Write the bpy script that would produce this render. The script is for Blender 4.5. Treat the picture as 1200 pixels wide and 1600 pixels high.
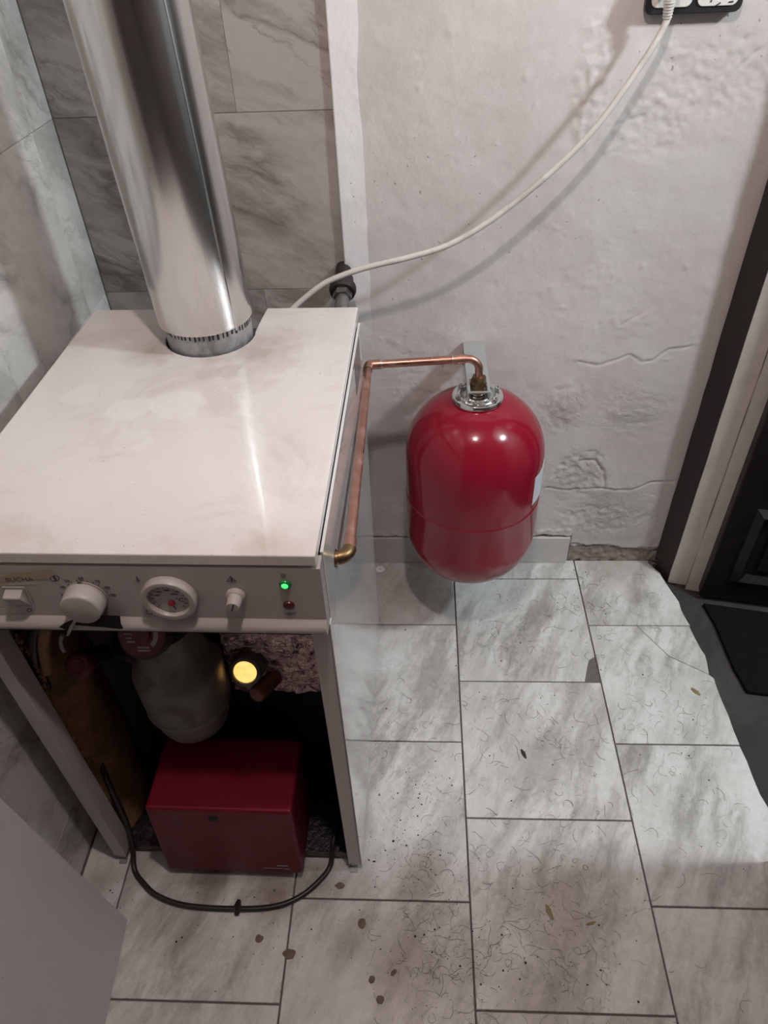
import bpy, bmesh, math, random
import numpy as np
from mathutils import Matrix, Vector, noise

for o in list(bpy.data.objects): bpy.data.objects.remove(o)
SC = bpy.context.scene
COL = SC.collection

# ------------------------------------------------------------------ camera
CAM_POS = Vector((-0.0894, -1.1254, 1.4484))
CAM_ROT = Matrix(((0.9987135547, 0.0036475853, 0.0505759896),
                  (0.0355164314, 0.6615629476, -0.7490480956),
                  (-0.0361914176, 0.7498807649, 0.6605823338)))
FPX = 1135.09
cd = bpy.data.cameras.new('camera')
cam = bpy.data.objects.new('camera', cd); COL.objects.link(cam)
cam.matrix_world = Matrix.Translation(CAM_POS) @ CAM_ROT.to_4x4()
cd.sensor_fit = 'VERTICAL'; cd.sensor_height = 24.0; cd.lens = FPX / 1600 * 24.0
cd.clip_start = 0.02
SC.camera = cam

# ------------------------------------------------------------------ world, lamps, exposure
wd = bpy.data.worlds.new('world'); SC.world = wd; wd.use_nodes = True
wd.node_tree.nodes['Background'].inputs[0].default_value = (0.75, 0.72, 0.70, 1)
wd.node_tree.nodes['Background'].inputs[1].default_value = 0.02
def lamp(name, loc, watts, color, radius):
    l = bpy.data.lights.new(name, 'POINT'); l.energy = watts; l.color = color; l.shadow_soft_size = radius
    o = bpy.data.objects.new(name, l); o.location = loc; COL.objects.link(o); return o
lamp('room_lamp', (-0.05, -0.765, 2.22), 24, (1.0, 0.84, 0.80), 0.032)          # warm bulb under the boiler room ceiling
lamp('hall_lamp', (1.32, -0.49, 2.07), 58, (0.85, 0.955, 1.0), 0.08)           # cool bulb in the hall, shining in through the doorway
SC.view_settings.view_transform = 'Standard'; SC.view_settings.look = 'None'
SC.view_settings.gamma = 1.0; SC.view_settings.use_curve_mapping = False
SC.view_settings.exposure = 0.55

# ------------------------------------------------------------------ helpers
PI = math.pi
def ray(u, v): return CAM_ROT @ Vector(((u-600)/FPX, -(v-800)/FPX, -1.0))
def at(u, v, ax, val):                       # point of the photograph on the world plane coordinate[ax] = val
    r = ray(u, v); t = (val-CAM_POS[ax])/r[ax]; return CAM_POS + t*r
BX, BY, TH = -0.2094, -0.5428, -0.0153        # boiler frame: origin at its right front corner, x to the right, y to the back
BM = Matrix.Translation((BX, BY, 0)) @ Matrix.Rotation(TH, 4, 'Z')
BMI = BM.inverted()
def atb(u, v, ax, val):
    o = BMI @ CAM_POS; r = BMI.to_3x3() @ ray(u, v); t = (val-o[ax])/r[ax]; return o + t*r

class MB:
    def __init__(s): s.v = []; s.f = []; s.sm = []
    def add(s, vs, fs, smooth=False):
        n = len(s.v); s.v += [tuple(p) for p in vs]; s.f += [tuple(i+n for i in f) for f in fs]; s.sm += [smooth]*len(fs)
        return s
    def box(s, a, b, bev=0.0, M=None):
        bm = bmesh.new()
        bmesh.ops.create_cube(bm, size=1.0)
        for w in bm.verts:
            w.co = Vector([(a[i]+b[i])/2 + w.co[i]*(b[i]-a[i]) for i in range(3)])
        if bev: bmesh.ops.bevel(bm, geom=bm.edges[:], offset=bev, segments=2, affect='EDGES', profile=0.5)
        return s.bm(bm, M)
    def bm(s, bm, M=None, smooth=False):
        bm.verts.index_update()
        vs = [(M @ v.co if M else v.co.copy()) for v in bm.verts]
        fs = [[v.index for v in f.verts] for f in bm.faces]
        bm.free(); return s.add(vs, fs, smooth)
    def prism(s, pts, z0, z1, bev=0.0, M=None):
        bm = bmesh.new()
        f = bm.faces.new([bm.verts.new((p[0], p[1], z0)) for p in pts])
        r = bmesh.ops.extrude_face_region(bm, geom=[f])
        for e in r['geom']:
            if isinstance(e, bmesh.types.BMVert): e.co.z = z1
        bmesh.ops.recalc_face_normals(bm, faces=bm.faces[:])
        if bev:
            es = [e for e in bm.edges if len(e.link_faces) == 2 and e.calc_face_angle(0) > 0.5]
            bmesh.ops.bevel(bm, geom=es, offset=bev, segments=2, affect='EDGES', profile=0.5)
        return s.bm(bm, M)
    def lathe(s, prof, n=48, M=None, smooth=True, close=True):
        vs = []; fs = []; k = len(prof)
        for i in range(n):
            a = 2*PI*i/n; ca, sa = math.cos(a), math.sin(a)
            for r, z in prof:
                p = Vector((r*ca, r*sa, z)); vs.append(M @ p if M else p)
        for i in range(n):
            j = (i+1) % n
            for q in range(k-1): fs.append((i*k+q, j*k+q, j*k+q+1, i*k+q+1))
        if close:
            if prof[0][0] > 1e-6: fs.append(tuple(i*k for i in range(n))[::-1])
            if prof[-1][0] > 1e-6: fs.append(tuple(i*k+k-1 for i in range(n)))
        return s.add(vs, fs, smooth)
    def tube(s, pts, r, n=12, cap=True, smooth=True):
        pts = [Vector(p) for p in pts]; m = len(pts)
        rr = r if isinstance(r, (list, tuple)) else [r]*m
        T = []
        for i in range(m):
            t = pts[min(i+1, m-1)] - pts[max(i-1, 0)]; T.append(t.normalized())
        up = Vector((0, 0, 1)) if abs(T[0].z) < 0.9 else Vector((1, 0, 0))
        nx = T[0].cross(up).normalized(); vs = []
        for i in range(m):
            nx = (nx - T[i]*nx.dot(T[i])).normalized(); ny = T[i].cross(nx)
            for q in range(n):
                a = 2*PI*q/n; vs.append(pts[i] + (nx*math.cos(a)+ny*math.sin(a))*rr[i])
        fs = []
        for i in range(m-1):
            for q in range(n):
                p = (q+1) % n; fs.append((i*n+q, i*n+p, (i+1)*n+p, (i+1)*n+q))
        if cap: fs.append(tuple(range(n))[::-1]); fs.append(tuple((m-1)*n+q for q in range(n)))
        return s.add(vs, fs, smooth)
    def build(s, name, mat, parent=None, off=(0, 0, 0), smooth_angle=None):
        me = bpy.data.meshes.new(name)
        me.from_pydata([(p[0]-off[0], p[1]-off[1], p[2]-off[2]) for p in s.v], [], s.f)
        me.polygons.foreach_set('use_smooth', s.sm)
        bm = bmesh.new(); bm.from_mesh(me); bmesh.ops.recalc_face_normals(bm, faces=bm.faces[:])
        if smooth_angle is not None:
            for f in bm.faces: f.smooth = True
            for e in bm.edges: e.smooth = not (len(e.link_faces) == 2 and e.calc_face_angle(0) > smooth_angle)
        else:
            for e in bm.edges:
                if len(e.link_faces) == 2 and e.calc_face_angle(0) > 0.7: e.smooth = False
        bm.to_mesh(me); bm.free(); me.update()
        o = bpy.data.objects.new(name, me); COL.objects.link(o)
        me.materials.append(mat)
        if parent: o.parent = parent
        return o
def tag(o, label=None, cat=None, group=None, kind=None):
    if label: o['label'] = label
    if cat: o['category'] = cat
    if group: o['group'] = group
    if kind: o['kind'] = kind
    return o
def empty(name, loc, rz=0.0):
    o = bpy.data.objects.new(name, None); o.location = loc; o.rotation_euler = (0, 0, rz)
    o.empty_display_size = 0.05; COL.objects.link(o); return o
def arc(c, a0, a1, r, e1, e2, n=10):
    c, e1, e2 = Vector(c), Vector(e1), Vector(e2)
    return [c + (e1*math.cos(a0+(a1-a0)*i/n) + e2*math.sin(a0+(a1-a0)*i/n))*r for i in range(n+1)]
def catmull(pts, n=8):
    P = [Vector(p) for p in pts]; P = [2*P[0]-P[1]] + P + [2*P[-1]-P[-2]]; out = []
    for i in range(1, len(P)-2):
        for k in range(n):
            t = k/n; a, b, c, d = P[i-1], P[i], P[i+1], P[i+2]
            out.append(0.5*((2*b)+(c-a)*t+(2*a-5*b+4*c-d)*t*t+(3*b-a-3*c+d)*t*t*t))
    out.append(P[-2]); return out
def text_mesh(name, s, size, mat, parent, M, extrude=0.0001, shear=0.0, align='CENTER'):
    cu = bpy.data.curves.new(name, 'FONT'); cu.body = s; cu.size = size; cu.extrude = extrude
    cu.align_x = align; cu.align_y = 'CENTER'; cu.shear = shear; cu.resolution_u = 3
    t = bpy.data.objects.new(name, cu); COL.objects.link(t)
    bpy.context.view_layer.update()
    me = bpy.data.meshes.new_from_object(t.evaluated_get(bpy.context.evaluated_depsgraph_get()))
    bpy.data.objects.remove(t); me.transform(M); me.name = name
    o = bpy.data.objects.new(name, me); COL.objects.link(o)
    me.materials.clear(); me.materials.append(mat); o.parent = parent; return o

# ------------------------------------------------------------------ material helpers
class NT:
    def __init__(s, name):
        s.m = bpy.data.materials.new(name); s.m.use_nodes = True; s.t = s.m.node_tree
        s.b = s.t.nodes['Principled BSDF']
    def n(s, typ, **kw):
        x = s.t.nodes.new(typ)
        for k, v in kw.items():
            if k.startswith('i_'):
                key = k[2:]; key = int(key) if key.isdigit() else key.replace('_', ' ')
                if isinstance(v, bpy.types.NodeSocket): s.t.links.new(v, x.inputs[key])
                else: x.inputs[key].default_value = v
            else: setattr(x, k, v)
        return x
    def link(s, a, b): s.t.links.new(a, b)
    def noise(s, vec, scale, detail=4, rough=0.55, dist=0.0, out='Fac'):
        x = s.n('ShaderNodeTexNoise', i_Scale=scale, i_Detail=detail, i_Roughness=rough, i_Distortion=dist)
        if vec is not None: s.link(vec, x.inputs['Vector'])
        return x.outputs[out]
    def ramp(s, fac, stops):
        x = s.n('ShaderNodeValToRGB'); s.link(fac, x.inputs[0]); e = x.color_ramp.elements
        while len(e) < len(stops): e.new(0.5)
        for q, (p, c) in zip(e, stops):
            q.position = p; q.color = (c, c, c, 1) if isinstance(c, (int, float)) else (*c, 1)
        return x.outputs[0]
    def mix(s, fac, a, b, typ='MIX'):
        x = s.n('ShaderNodeMix', data_type='RGBA', blend_type=typ)
        for v, i in ((fac, 0), (a, 6), (b, 7)):
            if isinstance(v, bpy.types.NodeSocket): s.link(v, x.inputs[i])
            elif isinstance(v, (int, float)): x.inputs[i].default_value = v
            else: x.inputs[i].default_value = (*v, 1)
        return x.outputs[2]
    def math(s, op, a, b=0.0, c=0.0):
        x = s.n('ShaderNodeMath', operation=op)
        for i, v in enumerate((a, b, c)):
            if isinstance(v, bpy.types.NodeSocket): s.link(v, x.inputs[i])
            else: x.inputs[i].default_value = v
        return x.outputs[0]
    def obj(s): return s.n('ShaderNodeTexCoord').outputs['Object']
    def pos(s): return s.n('ShaderNodeNewGeometry').outputs['Position']
    def mapping(s, vec, rot=(0, 0, 0), scale=(1, 1, 1), loc=(0, 0, 0)):
        x = s.n('ShaderNodeMapping'); s.link(vec, x.inputs[0])
        x.inputs['Rotation'].default_value = rot; x.inputs['Scale'].default_value = scale; x.inputs['Location'].default_value = loc
        return x.outputs[0]
    def bump(s, h, dist=0.001, strength=1.0, prev=None):
        x = s.n('ShaderNodeBump'); x.inputs['Distance'].default_value = dist; x.inputs['Strength'].default_value = strength
        s.link(h, x.inputs['Height'])
        if prev is not None: s.link(prev, x.inputs['Normal'])
        s.link(x.outputs[0], s.b.inputs['Normal']); return x.outputs[0]
    def set(s, **kw):
        for k, v in kw.items():
            key = {'col': 'Base Color', 'rough': 'Roughness', 'metal': 'Metallic', 'spec': 'Specular IOR Level', 'coat': 'Coat Weight',
                   'coatr': 'Coat Roughness', 'emit': 'Emission Color', 'es': 'Emission Strength'}[k]
            if isinstance(v, bpy.types.NodeSocket): s.link(v, s.b.inputs[key])
            elif isinstance(v, (tuple, list)): s.b.inputs[key].default_value = (*v, 1) if len(v) == 3 else v
            else: s.b.inputs[key].default_value = v
        return s.m
    def blob(s, p, c, r, soft=0.5, nz=None):          # mask that is 1 within r of c, with a ragged rim
        x = s.n('ShaderNodeVectorMath', operation='DISTANCE'); s.link(p, x.inputs[0]); x.inputs[1].default_value = c
        d = x.outputs['Value']
        if nz is not None: d = s.math('ADD', d, s.math('MULTIPLY', s.math('SUBTRACT', nz, 0.5), r*1.4))
        mr = s.n('ShaderNodeMapRange'); s.link(d, mr.inputs[0])
        mr.inputs[1].default_value = r*(1-soft); mr.inputs[2].default_value = r; mr.inputs[3].default_value = 1; mr.inputs[4].default_value = 0
        return mr.outputs[0]

def mottled(name, col, rough=0.5, metal=0.0, var=0.12, scale=20, bump=0.0, bscale=60, coat=0.0, dirt=None, dirt_amt=0.5, spec=0.5):
    t = NT(name); o = t.obj()
    n = t.noise(o, scale, 5, 0.6)
    a = tuple(max(0, c*(1-var)) for c in col); b = tuple(min(1, c*(1+var)) for c in col)
    c = t.mix(n, a, b)
    if dirt:
        d = t.ramp(t.noise(o, scale*0.35, 6, 0.7, 0.6), [(0.5, 0.0), (0.72, dirt_amt)])
        c = t.mix(d, c, dirt)
    t.set(col=c, metal=metal, spec=spec)
    r = t.ramp(n, [(0.3, max(0.02, rough*0.85)), (0.7, min(1, rough*1.15))]); t.set(rough=r)
    if coat: t.set(coat=coat, coatr=0.08)
    if bump: t.bump(t.noise(o, bscale, 5, 0.6), bump)
    return t.m

def marble(name, base, vein, ang, stretch, vein_amt, cloud_amt, rough, floor=False, seed=0.0):
    t = NT(name); o = t.obj()
    rnd = t.n('ShaderNodeObjectInfo').outputs['Random']
    offs = t.n('ShaderNodeCombineXYZ')
    t.link(t.math('MULTIPLY', rnd, 17.3), offs.inputs[0]); t.link(t.math('MULTIPLY', rnd, 41.7), offs.inputs[1]); offs.inputs[2].default_value = seed
    ad = t.n('ShaderNodeVectorMath', operation='ADD'); t.link(o, ad.inputs[0]); t.link(offs.outputs[0], ad.inputs[1])
    rot = t.mapping(ad.outputs[0], rot=(0, 0, -ang))
    st = t.mapping(rot, scale=(1.0, stretch, 1.0))
    warp = t.n('ShaderNodeTexNoise', i_Scale=7.0, i_Detail=5.0, i_Roughness=0.6); t.link(rot, warp.inputs['Vector'])
    wv = t.n('ShaderNodeVectorMath', operation='MULTIPLY_ADD'); t.link(warp.outputs['Color'], wv.inputs[0]); wv.inputs[1].default_value = (0.10, 0.22, 0.0); t.link(st, wv.inputs[2]); sw = wv.outputs[0]
    cl = t.ramp(t.noise(sw, 2.6, 7, 0.66, 0.0), [(0.48, 0.0), (0.62, 1.0)])
    n1 = t.noise(t.mapping(sw, loc=(1.2, 7.1, 0.7)), 1.8, 6, 0.58, 0.0)
    v1 = t.ramp(t.math('ABSOLUTE', t.math('SUBTRACT', n1, 0.5)), [(0.0, 1.0), (0.015, 0.6), (0.06, 0.0)])
    n2 = t.noise(t.mapping(sw, loc=(5.2, 3.1, 1.7)), 3.6, 6, 0.6, 0.0)
    v2 = t.ramp(t.math('ABSOLUTE', t.math('SUBTRACT', n2, 0.5)), [(0.0, 0.7), (0.010, 0.3), (0.035, 0.0)])
    pat = t.ramp(t.noise(rot, 5.0, 4, 0.5), [(0.38, 0.15), (0.62, 1.0)])
    fine = t.noise(ad.outputs[0], 55, 5, 0.7)
    amt = t.math('MULTIPLY', t.math('MAXIMUM', v1, v2), pat)
    c = t.mix(t.math('MULTIPLY', cl, cloud_amt), base, vein)
    c = t.mix(t.math('MULTIPLY', amt, vein_amt), c, tuple(x*0.62 for x in vein))
    c = t.mix(0.10, c, t.ramp(fine, [(0.3, 0.25), (0.7, 0.75)]), 'OVERLAY')
    rr = t.ramp(fine, [(0.3, rough*0.8), (0.75, rough*1.35)])
    if floor:
        p = t.pos()
        nz = t.noise(p, 9, 6, 0.7, 0.4)
        film = t.ramp(t.noise(p, 5.0, 7, 0.72, 0.5), [(0.48, 0.0), (0.8, 0.5)])
        c = t.mix(film, c, (0.25, 0.23, 0.20))
        spk = t.ramp(t.noise(p, 150, 3, 0.6), [(0.64, 0.0), (0.72, 0.55)])
        spk = t.math('MULTIPLY', spk, t.ramp(t.noise(p, 6, 4, 0.6), [(0.42, 0.1), (0.62, 1.0)]))
        c = t.mix(spk, c, (0.10, 0.09, 0.08))
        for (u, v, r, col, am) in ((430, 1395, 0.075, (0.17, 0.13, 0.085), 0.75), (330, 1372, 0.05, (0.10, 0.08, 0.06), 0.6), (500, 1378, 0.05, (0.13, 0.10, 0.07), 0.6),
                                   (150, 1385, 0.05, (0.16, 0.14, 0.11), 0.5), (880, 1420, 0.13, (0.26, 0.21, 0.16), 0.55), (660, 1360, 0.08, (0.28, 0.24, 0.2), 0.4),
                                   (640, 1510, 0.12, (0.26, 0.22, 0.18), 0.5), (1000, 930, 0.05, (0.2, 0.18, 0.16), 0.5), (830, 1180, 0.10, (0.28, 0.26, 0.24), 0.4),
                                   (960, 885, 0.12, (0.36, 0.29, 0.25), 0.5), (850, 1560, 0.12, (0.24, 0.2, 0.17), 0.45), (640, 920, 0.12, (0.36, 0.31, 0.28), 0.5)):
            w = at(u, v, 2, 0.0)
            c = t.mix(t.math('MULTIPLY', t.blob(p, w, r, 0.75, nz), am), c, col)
        rr = t.mix(film, rr, (0.6, 0.6, 0.6))
    t.set(col=c, rough=rr, spec=0.5)
    t.bump(fine, 0.0002)
    return t.m

M = {}
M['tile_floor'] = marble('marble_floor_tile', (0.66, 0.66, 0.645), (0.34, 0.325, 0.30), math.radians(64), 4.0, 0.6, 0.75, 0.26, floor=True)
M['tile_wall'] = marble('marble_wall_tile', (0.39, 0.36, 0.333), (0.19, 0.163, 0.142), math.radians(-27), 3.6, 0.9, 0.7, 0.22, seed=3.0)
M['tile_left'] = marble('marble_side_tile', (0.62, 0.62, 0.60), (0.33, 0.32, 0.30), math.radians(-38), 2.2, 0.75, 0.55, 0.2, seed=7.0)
M['grout'] = mottled('grout', (0.13, 0.12, 0.11), 0.9, var=0.4, scale=80, bump=0.0006, bscale=400)
M['grout_light'] = mottled('grout_pale', (0.40, 0.38, 0.35), 0.9, var=0.3, scale=80)
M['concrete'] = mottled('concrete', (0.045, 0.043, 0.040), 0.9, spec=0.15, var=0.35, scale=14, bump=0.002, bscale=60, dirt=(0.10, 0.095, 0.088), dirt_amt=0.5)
M['ceiling_paint'] = mottled('ceiling_paint', (0.36, 0.34, 0.325), 0.8, var=0.05, scale=6)
M['dark_paint'] = mottled('dark_room_paint', (0.14, 0.125, 0.118), 0.8, var=0.1, scale=6)
M['paint_wall'] = mottled('room_paint', (0.45, 0.43, 0.415), 0.8, var=0.05, scale=6)
M['hall_paint'] = mottled('hall_paint', (0.38, 0.37, 0.36), 0.8, var=0.05, scale=6)
M['enamel'] = None

def enamel(name, col, rough, dirt, amt, streak=False, coat=0.35):
    t = NT(name); o = t.obj()
    n = t.noise(o, 9, 6, 0.65, 0.4); c = t.mix(n, tuple(x*0.93 for x in col), col)
    d = t.ramp(t.noise(t.mapping(o, loc=(3, 1, 2)), 6.5, 8, 0.72, 0.8), [(0.50, 0.0), (0.74, amt)])
    c = t.mix(d, c, dirt)
    sp = t.ramp(t.noise(o, 210, 2, 0.5), [(0.70, 0.0), (0.76, 0.7)])
    sp = t.math('MULTIPLY', sp, t.ramp(t.noise(o, 7, 3, 0.5), [(0.48, 0.0), (0.62, 1.0)]))
    c = t.mix(sp, c, (0.10, 0.08, 0.06))
    if streak:                                   # soot and grime round the flue notch, wiped patches on the lid
        nz = t.noise(o, 22, 6, 0.7)
        for p, r, a, k in (((-0.16, 0.46, 0.87), 0.10, 0.6, (0.30, 0.25, 0.20)), ((-0.33, 0.47, 0.87), 0.05, 0.6, (0.32, 0.26, 0.2)),
                           ((-0.10, 0.52, 0.87), 0.07, 0.35, (0.42, 0.37, 0.32)), ((-0.24, 0.40, 0.87), 0.08, 0.35, (0.42, 0.37, 0.32)),
                           ((-0.06, 0.02, 0.87), 0.035, 0.45, (0.40, 0.33, 0.26)), ((-0.38, 0.03, 0.87), 0.05, 0.35, (0.45, 0.38, 0.33))):
            c = t.mix(t.math('MULTIPLY', t.blob(o, p, r, 0.85, nz), a), c, k)
        for p, r, a in (((-0.31, 0.30, 0.87), 0.035, 0.6), ((-0.24, 0.31, 0.87), 0.045, 0.6), ((-0.40, 0.34, 0.87), 0.03, 0.5), ((-0.28, 0.22, 0.87), 0.03, 0.4)):
            c = t.mix(t.math('MULTIPLY', t.blob(o, p, r, 0.15, nz), a*0.6), c, (0.76, 0.74, 0.73))
    t.set(col=c, coat=coat, coatr=0.06, spec=0.5)
    t.set(rough=t.ramp(t.noise(o, 14, 6, 0.65), [(0.3, rough*0.8), (0.7, rough*1.3)]))
    return t.m
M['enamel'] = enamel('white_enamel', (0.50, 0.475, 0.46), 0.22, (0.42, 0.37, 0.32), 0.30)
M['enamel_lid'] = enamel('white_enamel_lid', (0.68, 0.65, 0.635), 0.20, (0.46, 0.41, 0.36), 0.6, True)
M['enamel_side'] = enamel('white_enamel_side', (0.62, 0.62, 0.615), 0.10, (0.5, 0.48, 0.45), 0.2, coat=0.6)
M['panel_grey'] = enamel('beige_panel_paint', (0.40, 0.37, 0.355), 0.38, (0.38, 0.33, 0.28), 0.30, coat=0.1)
M['cover'] = enamel('cover_panel_paint', (0.66, 0.63, 0.635), 0.35, (0.45, 0.42, 0.41), 0.25, coat=0.1)

def plaster_mat():
    t = NT('plaster'); p = t.pos()
    big = t.noise(p, 2.6, 5, 0.6, 0.3)
    c = t.mix(big, (0.56, 0.525, 0.505), (0.66, 0.635, 0.62))
    st = t.ramp(t.noise(t.mapping(p, loc=(2, 5, 1)), 5.5, 8, 0.7, 0.5), [(0.48, 0.0), (0.78, 0.5)])
    c = t.mix(st, c, (0.44, 0.395, 0.37))
    sep = t.n('ShaderNodeSeparateXYZ'); t.link(p, sep.inputs[0]); x, z = sep.outputs[0], sep.outputs[2]
    nz = t.noise(p, 24, 6, 0.7); nw = t.noise(p, 7, 3, 0.5)
    # brushed white strip beside the tiles
    e = t.math('ADD', x, t.math('MULTIPLY', t.math('SUBTRACT', nw, 0.5), 0.02))
    strip = t.math('MULTIPLY', t.math('LESS_THAN', e, -0.192), t.ramp(t.math('ADD', z, t.math('MULTIPLY', nz, 0.12)), [(0.74, 0.0), (0.86, 1.0)])); c = t.mix(t.math('MULTIPLY', strip, 0.95), c, (0.80, 0.80, 0.81))
    jamb_shade = t.math('MULTIPLY', t.ramp(t.math('ADD', x, t.math('MULTIPLY', t.math('SUBTRACT', big, 0.5), 0.35)), [(0.30, 0.0), (0.50, 0.55)]), 1.0); c = t.mix(jamb_shade, c, (0.42, 0.365, 0.345))  # shade of the door jamb painted into the plaster, darker towards the doorway
    # bare, damp plaster low on the right
    for (u, v, r, col, a) in ((905, 745, 0.085, (0.50, 0.47, 0.435), 0.8), (960, 800, 0.13, (0.47, 0.435, 0.405), 0.75), (880, 640, 0.06, (0.48, 0.42, 0.40), 0.6),
                              (1000, 700, 0.14, (0.50, 0.45, 0.425), 0.6), (960, 610, 0.10, (0.50, 0.44, 0.42), 0.45), (1120, 120, 0.14, (0.50, 0.45, 0.43), 0.5),
                              (1080, 430, 0.14, (0.52, 0.47, 0.45), 0.4), (640, 760, 0.10, (0.47, 0.44, 0.42), 0.4)):
        w = at(u, v, 1, 0.305)
        c = t.mix(t.math('MULTIPLY', t.blob(p, w, r, 0.7, nz), a), c, col)
    rough_m = None
    for (u, v, r) in ((905, 745, 0.09), (950, 808, 0.14), (880, 640, 0.07), (1050, 850, 0.07), (990, 640, 0.08)):
        b_ = t.blob(p, at(u, v, 1, 0.305), r, 0.8, nz); rough_m = b_ if rough_m is None else t.math('MAXIMUM', rough_m, b_)
    low = t.math('MULTIPLY', t.math('GREATER_THAN', x, 0.30), t.math('LESS_THAN', t.math('ADD', z, t.math('MULTIPLY', nz, 0.05)), 0.085))
    c = t.mix(t.math('MULTIPLY', low, 0.9), c, (0.24, 0.20, 0.17))
    sp = t.ramp(t.noise(p, 120, 2, 0.5), [(0.71, 0.0), (0.75, 0.8)])
    sp = t.math('MULTIPLY', sp, t.ramp(t.noise(p, 5, 3, 0.5), [(0.50, 0.0), (0.66, 1.0)]))
    c = t.mix(sp, c, (0.15, 0.11, 0.09))
    t.set(col=c, rough=0.55, spec=0.35)
    a = t.bump(t.noise(p, 26, 6, 0.6), 0.0025, 0.6)
    b2 = t.bump(t.math('MULTIPLY', t.noise(p, 85, 7, 0.7, 0.6), rough_m), 0.0055, 0.8, a)
    t.bump(t.noise(p, 160, 4, 0.6), 0.0006, 0.8, b2)
    return t.m
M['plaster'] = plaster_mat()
M['skirt'] = mottled('grey_skirting', (0.56, 0.545, 0.53), 0.6, var=0.12, scale=18, bump=0.0008, bscale=70)

def aluminium():
    t = NT('aluminium_flue'); o = t.obj()
    s = t.mapping(o, scale=(1, 1, 0.05)); n = t.noise(s, 60, 5, 0.6); b = t.noise(t.mapping(o, scale=(1, 1, 0.25)), 9, 4, 0.5)
    t.set(col=t.mix(b, (0.56, 0.545, 0.53), (0.70, 0.69, 0.68)), metal=1.0, rough=t.ramp(b, [(0.3, 0.13), (0.7, 0.30)]))
    a = t.bump(n, 0.0004, 0.6); t.bump(b, 0.004, 0.35, a); return t.m
M['alu'] = aluminium()
M['galv'] = mottled('galvanised_steel', (0.40, 0.405, 0.41), 0.45, 0.6, var=0.3, scale=45, bump=0.0005, bscale=120, dirt=(0.07, 0.06, 0.055), dirt_amt=0.8)
M['steel'] = mottled('zinc_plate', (0.46, 0.49, 0.49), 0.38, 0.55, var=0.08, scale=12)
M['chrome'] = mottled('chromed_steel', (0.74, 0.75, 0.74), 0.16, 1.0, var=0.08, scale=30)
def copper():
    t = NT('copper'); o = t.obj(); n = t.noise(o, 22, 6, 0.65, 0.5); w = t.ramp(t.noise(t.mapping(o, loc=(1, 4, 2)), 34, 6, 0.7), [(0.5, 0.0), (0.72, 0.75)])
    c = t.mix(n, (0.40, 0.19, 0.145), (0.60, 0.335, 0.265)); c = t.mix(w, c, (0.46, 0.32, 0.29))
    t.set(col=c, metal=t.ramp(w, [(0.0, 1.0), (0.8, 0.45)]), rough=t.ramp(n, [(0.3, 0.24), (0.7, 0.46)])); return t.m
M['copper'] = copper()
M['solder'] = mottled('solder', (0.62, 0.56, 0.50), 0.3, 1.0, var=0.3, scale=150)
M['brass'] = mottled('brass', (0.21, 0.135, 0.07), 0.40, 1.0, var=0.35, scale=60)
M['red'] = mottled('red_enamel', (0.24, 0.007, 0.022), 0.15, var=0.06, scale=6, coat=0.12, spec=0.36)
M['burner'] = mottled('burner_red', (0.135, 0.004, 0.016), 0.42, spec=0.22, var=0.10, scale=14, dirt=(0.06, 0.008, 0.012), dirt_amt=0.4)
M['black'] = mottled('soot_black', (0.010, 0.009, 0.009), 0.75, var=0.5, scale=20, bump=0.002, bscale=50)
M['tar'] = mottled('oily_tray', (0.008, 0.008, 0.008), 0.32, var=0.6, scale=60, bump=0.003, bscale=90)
M['rubber'] = mottled('black_rubber', (0.018, 0.017, 0.016), 0.42, var=0.3, scale=60)
M['tape_black'] = mottled('black_tape', (0.009, 0.008, 0.009), 0.6, spec=0.15, var=0.3, scale=80)
M['ink'] = mottled('ink', (0.05, 0.045, 0.045), 0.6, var=0.2, scale=80)
M['foam'] = mottled('brown_foam', (0.26, 0.145, 0.068), 0.9, var=0.35, scale=26, bump=0.008, bscale=14, dirt=(0.05, 0.035, 0.025), dirt_amt=0.9)
M['rust_grey'] = mottled('rusty_grey_metal', (0.16, 0.152, 0.148), 0.45, 0.2, var=0.1, scale=42, dirt=(0.035, 0.022, 0.017), dirt_amt=0.95)
M['dark_iron'] = mottled('dark_iron', (0.035, 0.031, 0.03), 0.55, 0.4, var=0.5, scale=60, bump=0.001, bscale=110)
M['iron_grey'] = mottled('grey_iron', (0.22, 0.215, 0.21), 0.4, 0.7, var=0.4, scale=70, dirt=(0.06, 0.05, 0.045), dirt_amt=0.8)
def foil():
    t = NT('crinkled_foil'); o = t.obj()
    n = t.noise(t.mapping(o, scale=(0.6, 1, 1.6)), 38, 5, 0.6, 1.0)
    v = t.n('ShaderNodeTexVoronoi', feature='DISTANCE_TO_EDGE'); t.link(t.mapping(o, scale=(0.6, 1, 1.5)), v.inputs['Vector']); v.inputs['Scale'].default_value = 55
    t.set(col=(0.86, 0.68, 0.68), metal=1.0, rough=0.22); a = t.bump(n, 0.012, 0.9); t.bump(v.outputs[0], 0.006, 0.6, a); return t.m
M['foil'] = foil()
def glow(name, c1, c2, e, scale):
    t = NT(name); n = t.noise(t.obj(), scale, 4, 0.6); c = t.mix(n, c1, c2); t.set(col=(0.1, 0.1, 0.1), emit=c, es=e, rough=0.2); return t.m
M['flame'] = glow('flame_seen_through_glass', (1.0, 0.40, 0.05), (1.0, 0.70, 0.26), 0.95, 120)
M['green'] = glow('green_lamp', (0.02, 0.75, 0.10), (0.10, 0.95, 0.25), 0.9, 300)
M['green_rim'] = mottled('green_lens', (0.01, 0.22, 0.04), 0.2, var=0.2, scale=50)
M['red_lens'] = mottled('dark_red_lens', (0.075, 0.008, 0.014), 0.25, var=0.1, scale=50)
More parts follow.
